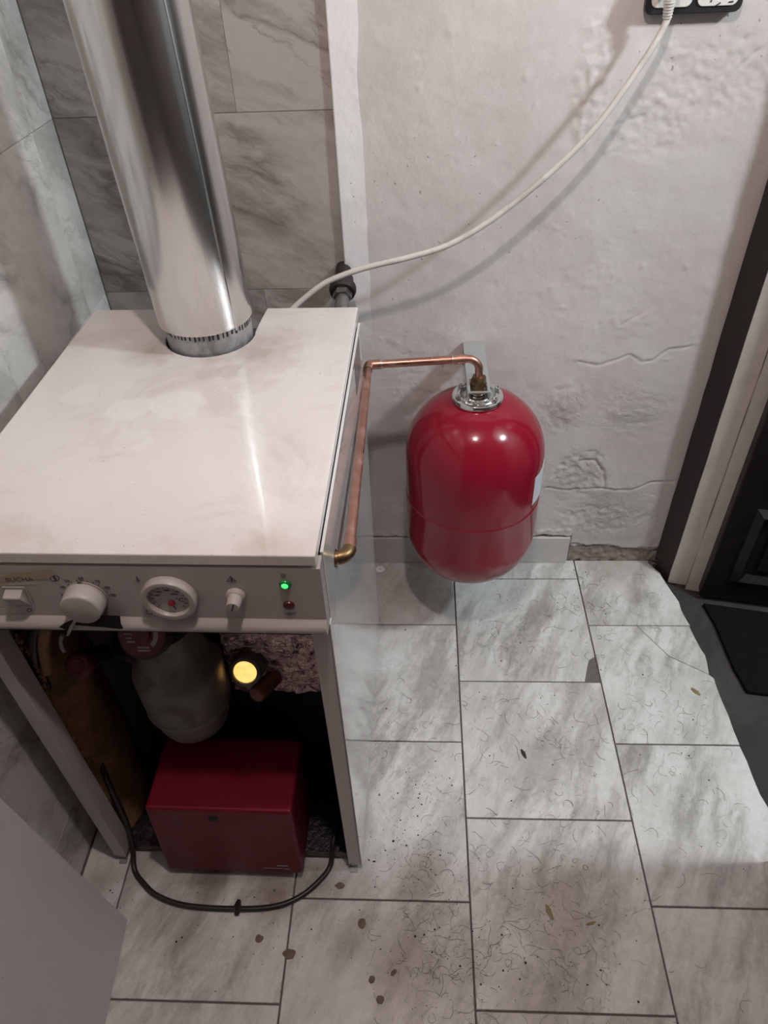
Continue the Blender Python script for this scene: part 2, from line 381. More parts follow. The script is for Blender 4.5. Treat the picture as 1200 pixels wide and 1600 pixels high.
M['plastic'] = mottled('cream_plastic', (0.37, 0.345, 0.325), 0.4, var=0.06, scale=30, dirt=(0.25, 0.2, 0.16), dirt_amt=0.35)
M['plastic_grey'] = mottled('grey_plastic', (0.30, 0.28, 0.265), 0.45, var=0.05, scale=30)
M['plastic_cap'] = mottled('speckled_cap', (0.37, 0.34, 0.315), 0.5, var=0.15, scale=60, dirt=(0.18, 0.14, 0.11), dirt_amt=0.7)
M['dial'] = mottled('gauge_face', (0.40, 0.37, 0.355), 0.5, var=0.08, scale=40)
M['needle'] = mottled('red_needle', (0.26, 0.015, 0.02), 0.4, var=0.1, scale=40)
M['tape'] = mottled('masking_tape', (0.34, 0.275, 0.19), 0.6, var=0.12, scale=25)
M['tape_pale'] = mottled('old_tape', (0.46, 0.42, 0.37), 0.6, var=0.1, scale=25)
M['cable'] = mottled('white_cable', (0.60, 0.575, 0.54), 0.45, var=0.1, scale=40, dirt=(0.22, 0.19, 0.16), dirt_amt=0.55)
M['sock_black'] = mottled('black_socket_frame', (0.018, 0.018, 0.019), 0.4, var=0.2, scale=40)
M['sock_white'] = mottled('white_socket_insert', (0.68, 0.66, 0.62), 0.35, var=0.04, scale=20, dirt=(0.3, 0.24, 0.18), dirt_amt=0.35)
M['sticker'] = mottled('white_sticker', (0.62, 0.65, 0.70), 0.5, var=0.06, scale=20)
M['plate'] = mottled('dark_rating_plate', (0.13, 0.12, 0.12), 0.3, var=0.25, scale=60)
M['door'] = mottled('dark_door', (0.010, 0.008, 0.0075), 0.36, spec=0.2, var=0.35, scale=18, bump=0.0006, bscale=60, dirt=(0.03, 0.026, 0.023), dirt_amt=0.5)
M['frame'] = mottled('cream_frame_paint', (0.47, 0.43, 0.385), 0.45, var=0.08, scale=14, bump=0.0008, bscale=60, dirt=(0.26, 0.22, 0.18), dirt_amt=0.6)
M['strip'] = mottled('black_strip_paint', (0.030, 0.026, 0.025), 0.55, spec=0.25, var=0.2, scale=14, bump=0.0012, bscale=60)
M['mat'] = mottled('black_mat', (0.009, 0.009, 0.010), 0.9, spec=0.08, var=0.5, scale=220, bump=0.004, bscale=330)
M['flake'] = mottled('brown_flake', (0.15, 0.11, 0.075), 0.7, var=0.3, scale=90)
M['leaf'] = mottled('dry_leaf', (0.22, 0.18, 0.07), 0.6, var=0.3, scale=90)
M['crumb'] = mottled('soot_crumb', (0.035, 0.028, 0.022), 0.8, var=0.4, scale=90)
M['hair'] = mottled('hair', (0.07, 0.055, 0.042), 0.6, var=0.3, scale=90)
M['washer'] = mottled('pale_washer', (0.86, 0.85, 0.84), 0.4, 0.0, var=0.1, scale=60)
M['label_print'] = mottled('label_print', (0.40, 0.38, 0.38), 0.5, var=0.2, scale=120)
M['maroon'] = mottled('maroon_label', (0.13, 0.018, 0.026), 0.4, var=0.15, scale=40)
M['pink_stub'] = mottled('copper_stub', (0.30, 0.13, 0.085), 0.45, 0.5, var=0.2, scale=40)

# ------------------------------------------------------------------ setting
WY = 0.3156                      # tiled face of the back wall
LX = -0.755                      # tiled face of the left wall
PY = 0.305                       # plaster face
W = D = 0.333
YM, YS = -0.7574, -0.5855
CEIL = 2.42
rng = random.Random(4)

floor = MB().box((-0.90, -2.4, -0.10), (0.545, 0.40, -0.0045)).build('floor', M['grout']); tag(floor, kind='structure')
def prism_tile(pts, mat, name, parent, thick=0.008, cham=0.0009, Mx=None, tilt=0.0):
    c = Vector((sum(p[0] for p in pts)/len(pts), sum(p[1] for p in pts)/len(pts)))
    n = len(pts); vs = []; fs = []
    area = sum(pts[i][0]*pts[(i+1) % n][1]-pts[(i+1) % n][0]*pts[i][1] for i in range(n))
    if area < 0: pts = pts[::-1]
    P = [Vector((p[0], p[1])) - c for p in pts]
    ins = []
    for i in range(n):
        a, b, d = P[i-1], P[i], P[(i+1) % n]
        e1 = (b-a).normalized(); e2 = (d-b).normalized()
        nn = Vector((-e1.y-e2.y, e1.x+e2.x)); L = nn.length
        ins.append(b + (nn/L)*cham*min(2.5, 2/max(L, 0.3)) if L > 1e-6 else b)
    for p in ins: vs.append((p.x, p.y, 0.0))
    for p in P: vs.append((p.x, p.y, -cham*0.9))
    for p in P: vs.append((p.x, p.y, -thick))
    fs.append(tuple(range(n)))
    for i in range(n):
        j = (i+1) % n
        fs.append((n+i, n+j, j, i)); fs.append((2*n+i, 2*n+j, n+j, n+i))
    o = MB().add(vs, fs).build(name, mat, parent)
    base = Matrix.Translation((c.x, c.y, 0)) @ Matrix.Rotation(tilt, 4, 'X') @ Matrix.Rotation(tilt*0.7, 4, 'Y')
    o.matrix_local = (Mx @ base) if Mx else base
    return o
G = 0.0017
CUT = [(0.535, 0.302), (0.557, 0.262), (0.575, 0.18), (0.583, 0.097), (0.594, -0.010), (0.597, -0.078), (0.598, -0.253), (0.609, -0.392), (0.611, -0.60), (0.613, -2.4)]
def cut_x(y):
    for (x0, y0), (x1, y1) in zip(CUT, CUT[1:]):
        if y1 <= y <= y0: return x0 + (x1-x0)*(y0-y)/(y0-y1)
    return CUT[0][0] if y > CUT[0][1] else CUT[-1][0]
for col, ph in ((-3, YM+0.11), (-2, YM), (-1, YS), (0, YM), (1, YS)):
    for j in range(-5, 5):
        y0, y1 = ph+j*D+G, ph+(j+1)*D-G
        y1 = min(y1, WY-0.004); x0, x1 = col*W+G, (col+1)*W-G
        x0 = max(x0, LX+0.003)
        if y1-y0 < 0.02 or y1 < -1.6: continue
        t = rng.uniform(-0.0009, 0.0009)
        if col == 1:
            ys = sorted({y0, y1} | {y for _, y in CUT if y0 < y < y1} | {y0+(y1-y0)*k/9 for k in range(1, 9)})
            edge = [(cut_x(y)+rng.uniform(-0.0022, 0.0022), y) for y in ys]
            if j == 1:            # the cracked tile, in two pieces
                k0, k1, k2 = at(995, 977, 2, 0), at(1045, 1025, 2, 0), at(1108, 1054, 2, 0)
                e_lo = [e for e in edge if e[1] < k2.y-0.004]; e_hi = [e for e in edge if e[1] > k2.y+0.004]
                g = 0.0007
                prism_tile([(x0, y0)] + e_lo + [(k2.x, k2.y-g), (k1.x-g, k1.y-g), (k0.x-g, y1), (x0, y1)], M['tile_floor'], 'tile', floor, cham=0.0004)
                prism_tile([(k0.x+g, y1), (k1.x+g, k1.y+g), (k2.x, k2.y+g)] + e_hi, M['tile_floor'], 'tile', floor, cham=0.0004)
            else:
                prism_tile([(x0, y0)] + edge + [(x0, y1)], M['tile_floor'], 'tile', floor, tilt=t)
        elif col == 0 and j == 2:  # corner broken off
            a, b, c2 = at(914, 1066, 2, 0), at(918, 1040, 2, 0), at(929, 1026, 2, 0)
            prism_tile([(x0, y0), (a.x, y0), (b.x, b.y), ((b.x+c2.x)/2-0.004, (b.y+c2.y)/2+0.004), (c2.x, c2.y), (x1, c2.y+0.008), (x1, y1), (x0, y1)], M['tile_floor'], 'tile', floor)
        else:
            prism_tile([(x0, y0), (x1, y0), (x1, y1), (x0, y1)], M['tile_floor'], 'tile', floor, tilt=t)

# back wall: slab, tiles on the left, plaster on the right
wall_back = MB().box((-0.90, WY+0.0025, -0.1), (0.60, 0.46, CEIL+0.05)).build('wall_back', M['grout_light']); tag(wall_back, kind='structure')
RX = Matrix.Translation((0, WY, 0)) @ Matrix.Rotation(PI/2, 4, 'X')       # local x -> x, local y -> z, outward -y
for k in range(-2, 5):
    for xa, xb in (((LX, -0.417), (-0.417, -0.2385)) if k % 2 == 1 else ((LX, -0.53), (-0.53, -0.2385))):
        z0, z1 = 1.134+(k-1)*W, 1.134+k*W
        z0 = max(z0, 0.0); z1 = min(z1, CEIL)
        if z1-z0 < 0.03: continue
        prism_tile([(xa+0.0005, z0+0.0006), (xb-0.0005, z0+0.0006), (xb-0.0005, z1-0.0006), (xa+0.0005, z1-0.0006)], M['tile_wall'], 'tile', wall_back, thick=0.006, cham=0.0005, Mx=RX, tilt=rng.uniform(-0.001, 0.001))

def plaster():
    x0, x1, z0, z1 = -0.242, 0.556, 0.0, 1.62
    st = 0.0032; nx = int((x1-x0)/st); nz = int((z1-z0)/st)
    X, Z = np.meshgrid(np.linspace(x0, x1, nx), np.linspace(z0, z1, nz))
    def fbm(f, sd, oc=3):
        out = np.zeros(X.size); amp = 1.0; tot = 0.0
        for _ in range(oc):
            out += amp*np.fromiter((noise.noise((a*f+sd, b*f, sd)) for a, b in zip(X.ravel(), Z.ravel())), float, X.size); tot += amp; amp *= 0.5; f *= 2.1
        return (out/tot).reshape(X.shape)
    n1 = fbm(3.1, 1.3, 2); n2 = fbm(16, 4.2, 2); n3 = fbm(75, 7.7, 2)
    H = 0.006*n1 + 0.0016*n2 + 0.00035*n3
    def patch(u, v, rx, rz):
        w = at(u, v, 1, PY); d = np.sqrt(((X-w.x)/rx)**2 + ((Z-w.z)/rz)**2) + 0.45*n2
        return np.clip((1.0-d)*4, 0, 1)
    for u, v, rx, rz, dep, ro in ((905, 742, 0.07, 0.07, 0.0015, 0.012), (935, 812, 0.16, 0.05, 0.001, 0.009), (880, 640, 0.05, 0.07, 0.0008, 0.005), (990, 640, 0.08, 0.06, 0.0, 0.003),
                                  (925, 130, 0.035, 0.12, -0.001, 0.006), (1110, 130, 0.12, 0.08, 0.0, 0.005), (1000, 200, 0.09, 0.06, 0.0, 0.004), (660, 600, 0.10, 0.10, 0.0, 0.003),
                                  (640, 800, 0.08, 0.06, 0.0, 0.004), (985, 500, 0.05, 0.04, -0.0005, 0.003), (1045, 850, 0.05, 0.05, 0.001, 0.012), (940, 440, 0.05, 0.04, -0.0005, 0.003)):
        m = patch(u, v, rx, rz); H += m*(-dep + ro*0.45*(0.8*n3+0.3*n2))
    def line(pts, wd, dep, lift=0.0):
        nonlocal H
        P = [at(u, v, 1, PY) for u, v in pts]; best = np.full(X.shape, 9.0); sgn = np.zeros(X.shape)
        XX = X + 0.006*n2; ZZ = Z + 0.008*n2
        for a, b in zip(P, P[1:]):
            dx, dz = b.x-a.x, b.z-a.z; L = dx*dx+dz*dz
            t = np.clip(((XX-a.x)*dx+(ZZ-a.z)*dz)/L, 0, 1); d = np.hypot(XX-a.x-t*dx, ZZ-a.z-t*dz)
            s = (XX-a.x)*dz-(ZZ-a.z)*dx; k = d < best; best = np.where(k, d, best); sgn = np.where(k, np.sign(s), sgn)
        H -= dep*np.exp(-(best/wd)**2)
        if lift: H += lift*np.exp(-(best/0.02))*(sgn < 0)
    line([(905, 565), (935, 570), (960, 562), (985, 553), (1005, 563), (1020, 562), (1045, 545), (1078, 540)], 0.0026, 0.0022, 0.0012)
    line([(855, 762), (905, 765), (950, 762), (985, 766), (1015, 755), (1052, 752)], 0.003, 0.003, 0.0018)
    line([(905, 722), (930, 722), (945, 738), (946, 758)], 0.003, 0.003, 0.0025)
    line([(970, 508), (1005, 490)], 0.002, 0.0014)
    line([(1130, 120), (1165, 60)], 0.003, 0.002, 0.001)
    line([(1150, 110), (1190, 75)], 0.003, 0.0016, 0.001)
    line([(905, 220), (910, 170), (925, 110), (948, 60)], 0.006, -0.0018)
    line([(960, 195), (1005, 183)], 0.002, 0.0014)
    r = random.Random(11)
    for _ in range(150):
        cx, cz, rr, h = r.uniform(x0, x1), r.uniform(0.05, 1.5), r.uniform(0.003, 0.008), r.choice((1, 1, -1))*r.uniform(0.0005, 0.0016)
        i0, i1 = max(0, int((cx-x0-0.025)/st)), int((cx-x0+0.025)/st); j0, j1 = max(0, int((cz-0.025)/st)), int((cz+0.025)/st)
        s = (slice(j0, j1), slice(i0, i1)); H[s] += h*np.exp(-(((X[s]-cx)/rr)**2+((Z[s]-cz)/(rr*r.uniform(0.7, 1.6)))**2))
    # ragged bottom edge above the skirting
    edge = 0.099 + 0.012*n2 + 0.006*n3
    H += np.where((Z < edge+0.02) & (Z > edge) & (X < 0.31), 0.002+0.004*n3, 0)
    H = np.where((Z < edge) & (X < 0.312), -0.012, H)
    H = np.where((Z < 0.070-0.10*(X-0.312)+0.02*n2) & (X >= 0.312), H-0.006+0.006*n3, H)
    Y = PY - np.clip(H, -0.03, 0.03)
    v = np.stack([X, Y, Z], -1).reshape(-1, 3)
    idx = np.arange(nx*nz).reshape(nz, nx)
    f = np.stack([idx[:-1, :-1], idx[:-1, 1:], idx[1:, 1:], idx[1:, :-1]], -1).reshape(-1, 4)
    # return edge towards the tiles
    mb = MB(); mb.v = [tuple(p) for p in v]; mb.f = [tuple(q) for q in f]; mb.sm = [True]*len(mb.f)
    n0 = len(mb.v)
    for j in range(nz): mb.v.append((x0, WY+0.008, Z[j, 0]))
    for j in range(nz-1): mb.f.append((idx[j, 0], idx[j+1, 0], n0+j+1, n0+j)); mb.sm.append(False)
    me = bpy.data.meshes.new('plaster_coat'); me.from_pydata(mb.v, [], mb.f); me.polygons.foreach_set('use_smooth', mb.sm)
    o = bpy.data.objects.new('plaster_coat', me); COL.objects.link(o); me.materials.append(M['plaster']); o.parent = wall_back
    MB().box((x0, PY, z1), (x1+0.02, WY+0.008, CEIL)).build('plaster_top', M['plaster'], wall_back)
plaster()
tag(MB().box((-0.236, 0.3015, 0.0), (0.3105, 0.314, 0.094), 0.002).build('baseboard_back', M['skirt']), kind='structure')

# left wall
wall_left = MB().box((LX-0.12, -2.4, -0.1), (LX-0.0025, 0.40, CEIL+0.05)).build('wall_left', M['grout_light']); tag(wall_left, kind='structure')
LM = Matrix.Translation((LX, 0, 0)) @ Matrix.Rotation(PI/2, 4, 'Z') @ Matrix.Rotation(PI/2, 4, 'X')   # local x -> y, local y -> z, outward +x
ycols = [WY-0.002, 0.221]
while ycols[-1] > -1.2: ycols.append(ycols[-1]-W)
for yb, ya in zip(ycols, ycols[1:]):
    for k in range(-3, 5):
        z0, z1 = max(0.003, 1.134+(k-1)*W), min(CEIL, 1.134+k*W)
        if z1-z0 < 0.03: continue
        prism_tile([(ya+0.0005, z0+0.0006), (yb-0.0005, z0+0.0006), (yb-0.0005, z1-0.0006), (ya+0.0005, z1-0.0006)], M['tile_left'], 'tile', wall_left, thick=0.006, cham=0.0005, Mx=LM, tilt=rng.uniform(-0.001, 0.001))
MB().box((LX-0.007, -2.4, 0.0), (LX-0.001, ycols[-1], CEIL)).build('painted_face', M['dark_paint'], wall_left)

# right wall with the doorway to the hall
JN, JF = -0.50, 0.236            # near and far side of the opening
wr = MB(); wr.box((0.574, -2.4, -0.1), (0.672, JN, CEIL)); wr.box((0.574, JN, 2.03), (0.672, JF, CEIL)); wr.box((0.576, 0.262, -0.1), (0.672, 0.46, CEIL)); wr.box((0.60, JF, -0.1), (0.672, 0.262, CEIL))
tag(wr.build('wall_right', M['dark_paint']), kind='structure')
tag(MB().box((-0.9, -2.5, -0.1), (0.70, -2.4, CEIL)).build('wall_front', M['dark_paint']), kind='structure')
tag(MB().box((-0.9, -2.5, CEIL), (2.3, 1.3, CEIL+0.06)).build('ceiling', M['ceiling_paint']), kind='structure')
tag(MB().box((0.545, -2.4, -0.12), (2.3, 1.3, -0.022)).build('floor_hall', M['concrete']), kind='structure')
hw = MB(); hw.box((2.1, -2.4, -0.1), (2.2, 1.3, CEIL)); tag(hw.build('wall_hall_far', M['hall_paint']), kind='structure')
tag(MB().box((0.672, 1.2, -0.1), (2.1, 1.3, CEIL)).build('wall_hall_end', M['hall_paint']), kind='structure')
tag(MB().box((0.672, -2.5, -0.1), (2.1, -2.4, CEIL)).build('wall_hall_near', M['hall_paint']), kind='structure')

# door frame: black painted strip on the wall return, cream jamb boards
def vboard(name, a, b, t, z0, z1, mat, wob=0.0, seed=0):
    a, b = Vector(a), Vector(b); e = (b-a).normalized(); nrm = Vector((-e.y, e.x))
    if nrm.y > 0: nrm = -nrm
    r = random.Random(seed); n = 40; vs = []; fs = []
    for i in range(n+1):
        z = z0+(z1-z0)*i/n; w0, w1 = r.uniform(-wob, wob), r.uniform(-wob, wob)
        for p in (a+e*w0, b+e*w1, b+e*w1-nrm*t, a+e*w0-nrm*t): vs.append((p.x, p.y, z))
    for i in range(n):
        for q in range(4): k = (q+1) % 4; fs.append((i*4+q, i*4+k, i*4+4+k, i*4+4+q))
    fs.append((0, 1, 2, 3)); fs.append((n*4, n*4+1, n*4+2, n*4+3))
    return tag(MB().add(vs, fs).build(name, mat), kind='structure')
vboard('trim_1', (0.547, 0.300), (0.5745, 0.2445), 0.02, 0.028, 2.08, M['strip'], 0.0008, 1)
vboard('trim_2', (0.5735, 0.2415), (0.618, 0.2305), 0.03, -0.012, 2.06, M['frame'], 0.0006, 2)
vboard('trim_3', (0.617, 0.2225), (0.664, 0.2105), 0.03, -0.020, 2.04, M['frame'], 0.0012, 3)
MBt = MB().prism([(0.552, 0.296), (0.578, 0.2445), (0.590, 0.252), (0.57, 0.302)], -0.018, 0.03, 0.002).build('trim_4', M['strip']); tag(MBt, kind='structure')

# the open door leaf in the hall
DA = math.radians(-10.5)
door = empty('door_1', (0.640, 0.186, -0.006), DA); tag(door, kind='structure')
dl = 0.72
MB().box((0, 0, 0), (dl, 0.04, 2.0), 0.003).build('door_leaf', M['door'], door)
for z0, z1 in ((0.068, 0.312), (0.40, 1.05), (1.15, 1.90)):      # raised panels with mouldings
    for x0, x1 in ((0.055, 0.335), (0.385, 0.665)):
        mo = MB(); t = 0.032
        bm = bmesh.new()
        o4 = [(x0, z0), (x1, z0), (x1, z1), (x0, z1)]; i4 = [(x0+t, z0+t), (x1-t, z0+t), (x1-t, z1-t), (x0+t, z1-t)]; m4 = [(x0+t*.5, z0+t*.5), (x1-t*.5, z0+t*.5), (x1-t*.5, z1-t*.5), (x0+t*.5, z1-t*.5)]
        vs = [(p[0], 0.0, p[1]) for p in o4] + [(p[0], -0.016, p[1]) for p in m4] + [(p[0], 0.0, p[1]) for p in i4]; bm.free()
        fs = [(a, (a+1) % 4, 4+(a+1) % 4, 4+a) for a in range(4)] + [(4+a, 4+(a+1) % 4, 8+(a+1) % 4, 8+a) for a in range(4)]
        mo.add(vs, fs).build('moulding', M['door'], door)
        MB().box((x0+0.05, -0.008, z0+0.05), (x1-0.05, 0.0, z1-0.05), 0.004).build('panel', M['door'], door)

# door mat
mp = [at(1099, 942, 2, -0.01), at(1118, 975, 2, -0.01), at(1136, 1018, 2, -0.01), at(1147, 1043, 2, -0.01), at(1158, 1062, 2, -0.01), at(1168, 1080, 2, -0.01), at(1200, 1084, 2, -0.01)]
pts = [(p.x, p.y) for p in mp] + [(1.25, mp[-1].y-0.01), (1.25, 0.05), (0.85, 0.125)]
mat_o = MB().prism(pts, -0.0215, -0.010, 0.002).build('door_mat', M['mat']); tag(mat_o, 'black ribbed rubber doormat on the concrete beside the open dark door', 'doormat')

# ------------------------------------------------------------------ boiler
boiler = empty('boiler', (BX, BY, 0), TH)
tag(boiler, 'white enamelled floor boiler with its front cover off and a control panel', 'boiler')
BW, BD, BH = 0.481, 0.625, 0.870
NC, NR = (-0.243, 0.526), 0.0755
lid = [(0.0, -0.002), (0.0, BD), (-0.163, BD), (-0.1665, 0.585)] + [(NC[0]+NR*math.cos(a), NC[1]+NR*math.sin(a)) for a in [math.radians(10-i*200/18) for i in range(19)]] + [(-0.3195, 0.585), (-0.3225, BD), (-BW, BD), (-BW, -0.002)]
MB().prism(lid, 0.853, BH, 0.0018).build('lid', M['enamel_lid'], boiler)
MB().box((-BW+0.004, 0.004, 0.8495), (-0.004, 0.02, 0.8535)).build('lid_lip', M['panel_grey'], boiler)
# control panel with a rolled lower edge
prof = [(0.004, 0.850), (-0.001, 0.848), (-0.001, 0.7585), (-0.003, 0.756), (-0.0075, 0.7525), (-0.010, 0.7465), (-0.0095, 0.741), (-0.006, 0.7365), (0.0, 0.735), (0.02, 0.735), (0.02, 0.850)]
vs = [(x, y, z) for x in (-BW+0.001, 0.0035) for y, z in prof]; k = len(prof)
MB().add(vs, [(i, (i+1) % k, k+(i+1) % k, k+i) for i in range(k)] + [tuple(range(k)), tuple(range(k, 2*k))]).build('control_panel', M['panel_grey'], boiler, smooth_angle=0.6)
ctl = [c for c in boiler.children if c.name.startswith('control_panel')][0]
# side panels: sheet with a folded front flange
def side(x, s):
    mb = MB(); t = 0.0025
    def R(a, b): mb.box((min(a[0], b[0]), min(a[1], b[1]), min(a[2], b[2])), (max(a[0], b[0]), max(a[1], b[1]), max(a[2], b[2])), 0.0007)
    return mb, R
mb, R = side(0, 1)
HC = (0.098, 0.767); hr = 0.0125
poly = [(0.012, 0.022), (0.60, 0.022), (0.60, 0.8527), (0.0225, 0.8527), (0.0225, 0.734), (0.012, 0.734)]
SM = Matrix(((0, 0, 1, 0), (1, 0, 0, 0), (0, 1, 0, 0), (0, 0, 0, 1)))     # (y, z, x) -> (x, y, z)
side_r = MB().prism(poly, 0.0008, 0.0048, 0.0008, SM).build('side_panel', M['enamel_side'], boiler)
MB().box((-0.021, 0.012, 0.022), (0.0043, 0.0145, 0.734), 0.0007).build('flange', M['enamel'], side_r)
MB().box((-0.021, 0.0145, 0.022), (-0.0185, 0.040, 0.734), 0.0005).build('flange_return', M['enamel'], side_r)
side_l = MB().prism(poly, -BW-0.0005, -BW+0.002, 0.0006, SM).build('side_panel', M['enamel'], boiler)
MB().box((-BW, 0.012, 0.022), (-BW+0.0225, 0.0145, 0.734), 0.0007).build('flange', M['enamel'], side_l)
MB().box((-BW+0.020, 0.0145, 0.022), (-BW+0.0225, 0.045, 0.734), 0.0005).build('flange_return', M['enamel'], side_l)
MB().box((-BW+0.002, 0.585, 0.03), (0.001, 0.588, 0.851)).build('back_panel', M['galv'], boiler)
for x in (-0.0185, -BW+0.004):
    f = MB(); f.box((x, 0.006, 0.0), (x+0.0145, 0.030, 0.0035), 0.0006); f.box((x+0.001, 0.016, 0.003), (x+0.0135, 0.019, 0.030), 0.0006)
    f.build('foot', M['galv'], boiler)
# ring round the pipe hole and rating plate on the side
MB().lathe([(0.0, 0.0), (hr, 0.0), (hr, 0.0006), (0.0, 0.0006)], 24, Matrix.Translation((0.0046, HC[0], HC[1])) @ Matrix.Rotation(PI/2, 4, 'Y')).build('pipe_hole', M['black'], boiler)
MB().box((0.0046, 0.470, 0.785), (0.0054, 0.560, 0.846)).build('rating_plate', M['plate'], boiler)

YF = -0.0012                     # painted face of the control panel
def lens_axis(p): return Matrix.Translation(p) @ Matrix.Rotation(PI/2, 4, 'X')      # lathe z -> -y
# rocker switch
pl = [atb(u, v, 1, YF) for u, v in ((8.5, 914.5), (42.5, 914.5), (56, 944.5), (24, 944.5))]
sx0, sx1 = -0.3905, -0.3615; sz0, sz1 = 0.777, 0.8125
sw = MB(); sw.box((sx0, YF-0.0022, sz0), (sx1, YF, sz1), 0.0007); sw_o = sw.build('rocker_switch', M['plastic_grey'], boiler)
rk = MB(); a0, a1 = sx0+0.0035, sx1-0.0035
pf = [(YF-0.002, sz1-0.004), (YF-0.0125, sz1-0.0075), (YF-0.0135, sz1-0.009), (YF-0.009, sz0+0.016), (YF-0.0045, sz0+0.008), (YF-0.0025, sz0+0.003), (YF-0.002, sz0+0.003)]
k = len(pf); rk.add([(x, y, z) for x in (a0, a1) for y, z in pf], [(i, (i+1) % k, k+(i+1) % k, k+i) for i in range(k)] + [tuple(range(k)), tuple(range(k, 2*k))]).build('rocker', M['plastic'], sw_o)
# thermostat knob
kc = atb(136, 931, 1, YF); kc = Vector((kc.x, YF, kc.z))
MB().lathe([(0.0, 0), (0.0255, 0), (0.0255, 0.002), (0.0, 0.002)], 40, lens_axis(kc)).build('knob_collar', M['plastic_grey'], boiler)
kn = MB().lathe([(0.0, 0.003), (0.0255, 0.003), (0.0252, 0.012), (0.0245, 0.021), (0.0236, 0.0235), (0.0225, 0.0242), (0.0, 0.0243)], 48, lens_axis(kc)).build('knob', M['plastic'], boiler)
MB().box((kc.x-0.0025, YF-0.0035, kc.z+0.0225), (kc.x+0.0025, YF-0.0021, kc.z+0.0275)).build('knob_pointer', M['ink'], kn)
TM = lambda u, v: Matrix.Translation((lambda q: (q.x, YF-0.0002, q.z))(atb(u, v, 1, YF))) @ Matrix.Rotation(PI/2, 4, 'X')
for s, u, v in (('30', 99, 930), ('40', 97.5, 917.5), ('50', 105, 908), ('60', 126, 903.5), ('70', 152, 908.5), ('80', 168, 918.5), ('90', 177, 930)):
    text_mesh('dial_number', s, 0.0068, M['ink'], ctl, TM(u, v))
for u, v in ((103.5, 924), (107, 913.5), (112.5, 910), (119.5, 907.5), (127.5, 907), (136.5, 908), (145.5, 910.3), (154, 914), (161.5, 918.8), (167, 924.3), (170.7, 930)):
    MB().lathe([(0, 0), (0.0008, 0), (0.0008, 0.0003), (0, 0.0003)], 8, lens_axis((lambda q: (q.x, YF, q.z))(atb(u, v, 1, YF)))).build('dial_dot', M['ink'], ctl)
# thermometer gauge
gc = atb(267, 929, 1, YF); gc = Vector((gc.x, YF, gc.z)); GR = 0.0335
gauge = MB().lathe([(GR-0.001, 0.0), (GR, 0.001), (GR, 0.0105), (GR-0.0012, 0.0125), (GR-0.003, 0.0130), (GR-0.0075, 0.0125), (GR-0.0085, 0.011), (GR-0.009, 0.007)], 56, lens_axis(gc), close=False).build('gauge', M['plastic'], boiler)
MB().lathe([(0, 0.004), (GR-0.0075, 0.004), (GR-0.0075, 0.0068), (0, 0.0068)], 48, lens_axis(gc)).build('gauge_face', M['dial'], gauge)
gf = YF-0.0071; hub = Vector((gc.x+0.001, gf, gc.z-0.007))
MB().lathe([(0, 0.0), (0.0042, 0.0), (0.0042, 0.0022), (0.003, 0.003), (0, 0.003)], 20, lens_axis(hub)).build('needle_hub', M['needle'], gauge)
nd = MB(); a = hub; b = hub + Vector((0.0035, 0, -0.0105))
nd.tube([a + Vector((0, -0.001, 0)), b + Vector((0, -0.001, 0))], [0.0011, 0.0006], 6).build('needle', M['ink'], gauge)
text_mesh('gauge_unit', '\u00b0C', 0.0095, M['ink'], gauge, Matrix.Translation((gc.x+0.0125, gf, gc.z-0.002)) @ Matrix.Rotation(PI/2, 4, 'X'))
for ang in range(-40, 221, 20):
    a = math.radians(ang); e = Vector((math.cos(a), 0, math.sin(a))); q = Vector((gc.x, gf, gc.z))
    MB().tube([q+e*0.0185, q+e*(0.0225)], 0.0005, 4).build('gauge_tick', M['ink'], gauge)
for dx, dz, w in ((0.008, 0.0085, 0.009), (0.0, 0.0150, 0.007), (-0.013, 0.006, 0.006), (0.013, 0.013, 0.006), (-0.010, 0.012, 0.006)):
    MB().box((gc.x+dx-w/2, gf-0.0002, gc.z+dz-0.0008), (gc.x+dx+w/2, gf+0.0002, gc.z+dz+0.0008)).build('gauge_print', M['ink'], gauge)
# safety thermostat cap
cc = atb(369, 929, 1, YF); cc = Vector((cc.x, YF, cc.z))
cap = MB().lathe([(0, 0), (0.0118, 0), (0.0118, 0.005), (0.0110, 0.0062), (0.0092, 0.0068), (0.0082, 0.0200), (0.0074, 0.0212), (0, 0.0214)], 32, lens_axis(cc)).build('reset_cap', M['plastic_cap'], boiler)
MB().box((-0.0009, -0.0003, -0.006), (0.0009, 0.0003, 0.006), 0, Matrix.Translation(cc+Vector((0, -0.0215, 0))) @ Matrix.Rotation(math.radians(20), 4, 'Y')).build('cap_slot', M['ink'], cap)
# lamps
for (u, v, nm, m1, m2) in ((445.5, 912.5, 'green_lamp', 'green_rim', 'green'), (451.5, 945, 'red_lamp', 'red_lens', None)):
    q = atb(u, v, 1, YF); q = Vector((q.x, YF, q.z))
    o = MB().lathe([(0, 0), (0.0072, 0), (0.0072, 0.001), (0.0062, 0.0028), (0.0035, 0.0036), (0, 0.0038)], 28, lens_axis(q)).build(nm, M[m1], boiler)
    if m2: MB().lathe([(0, 0.0025), (0.0042, 0.0025), (0.0042, 0.0038), (0.0022, 0.0046), (0, 0.0048)], 20, lens_axis(q)).build('lit_core', M[m2], o)
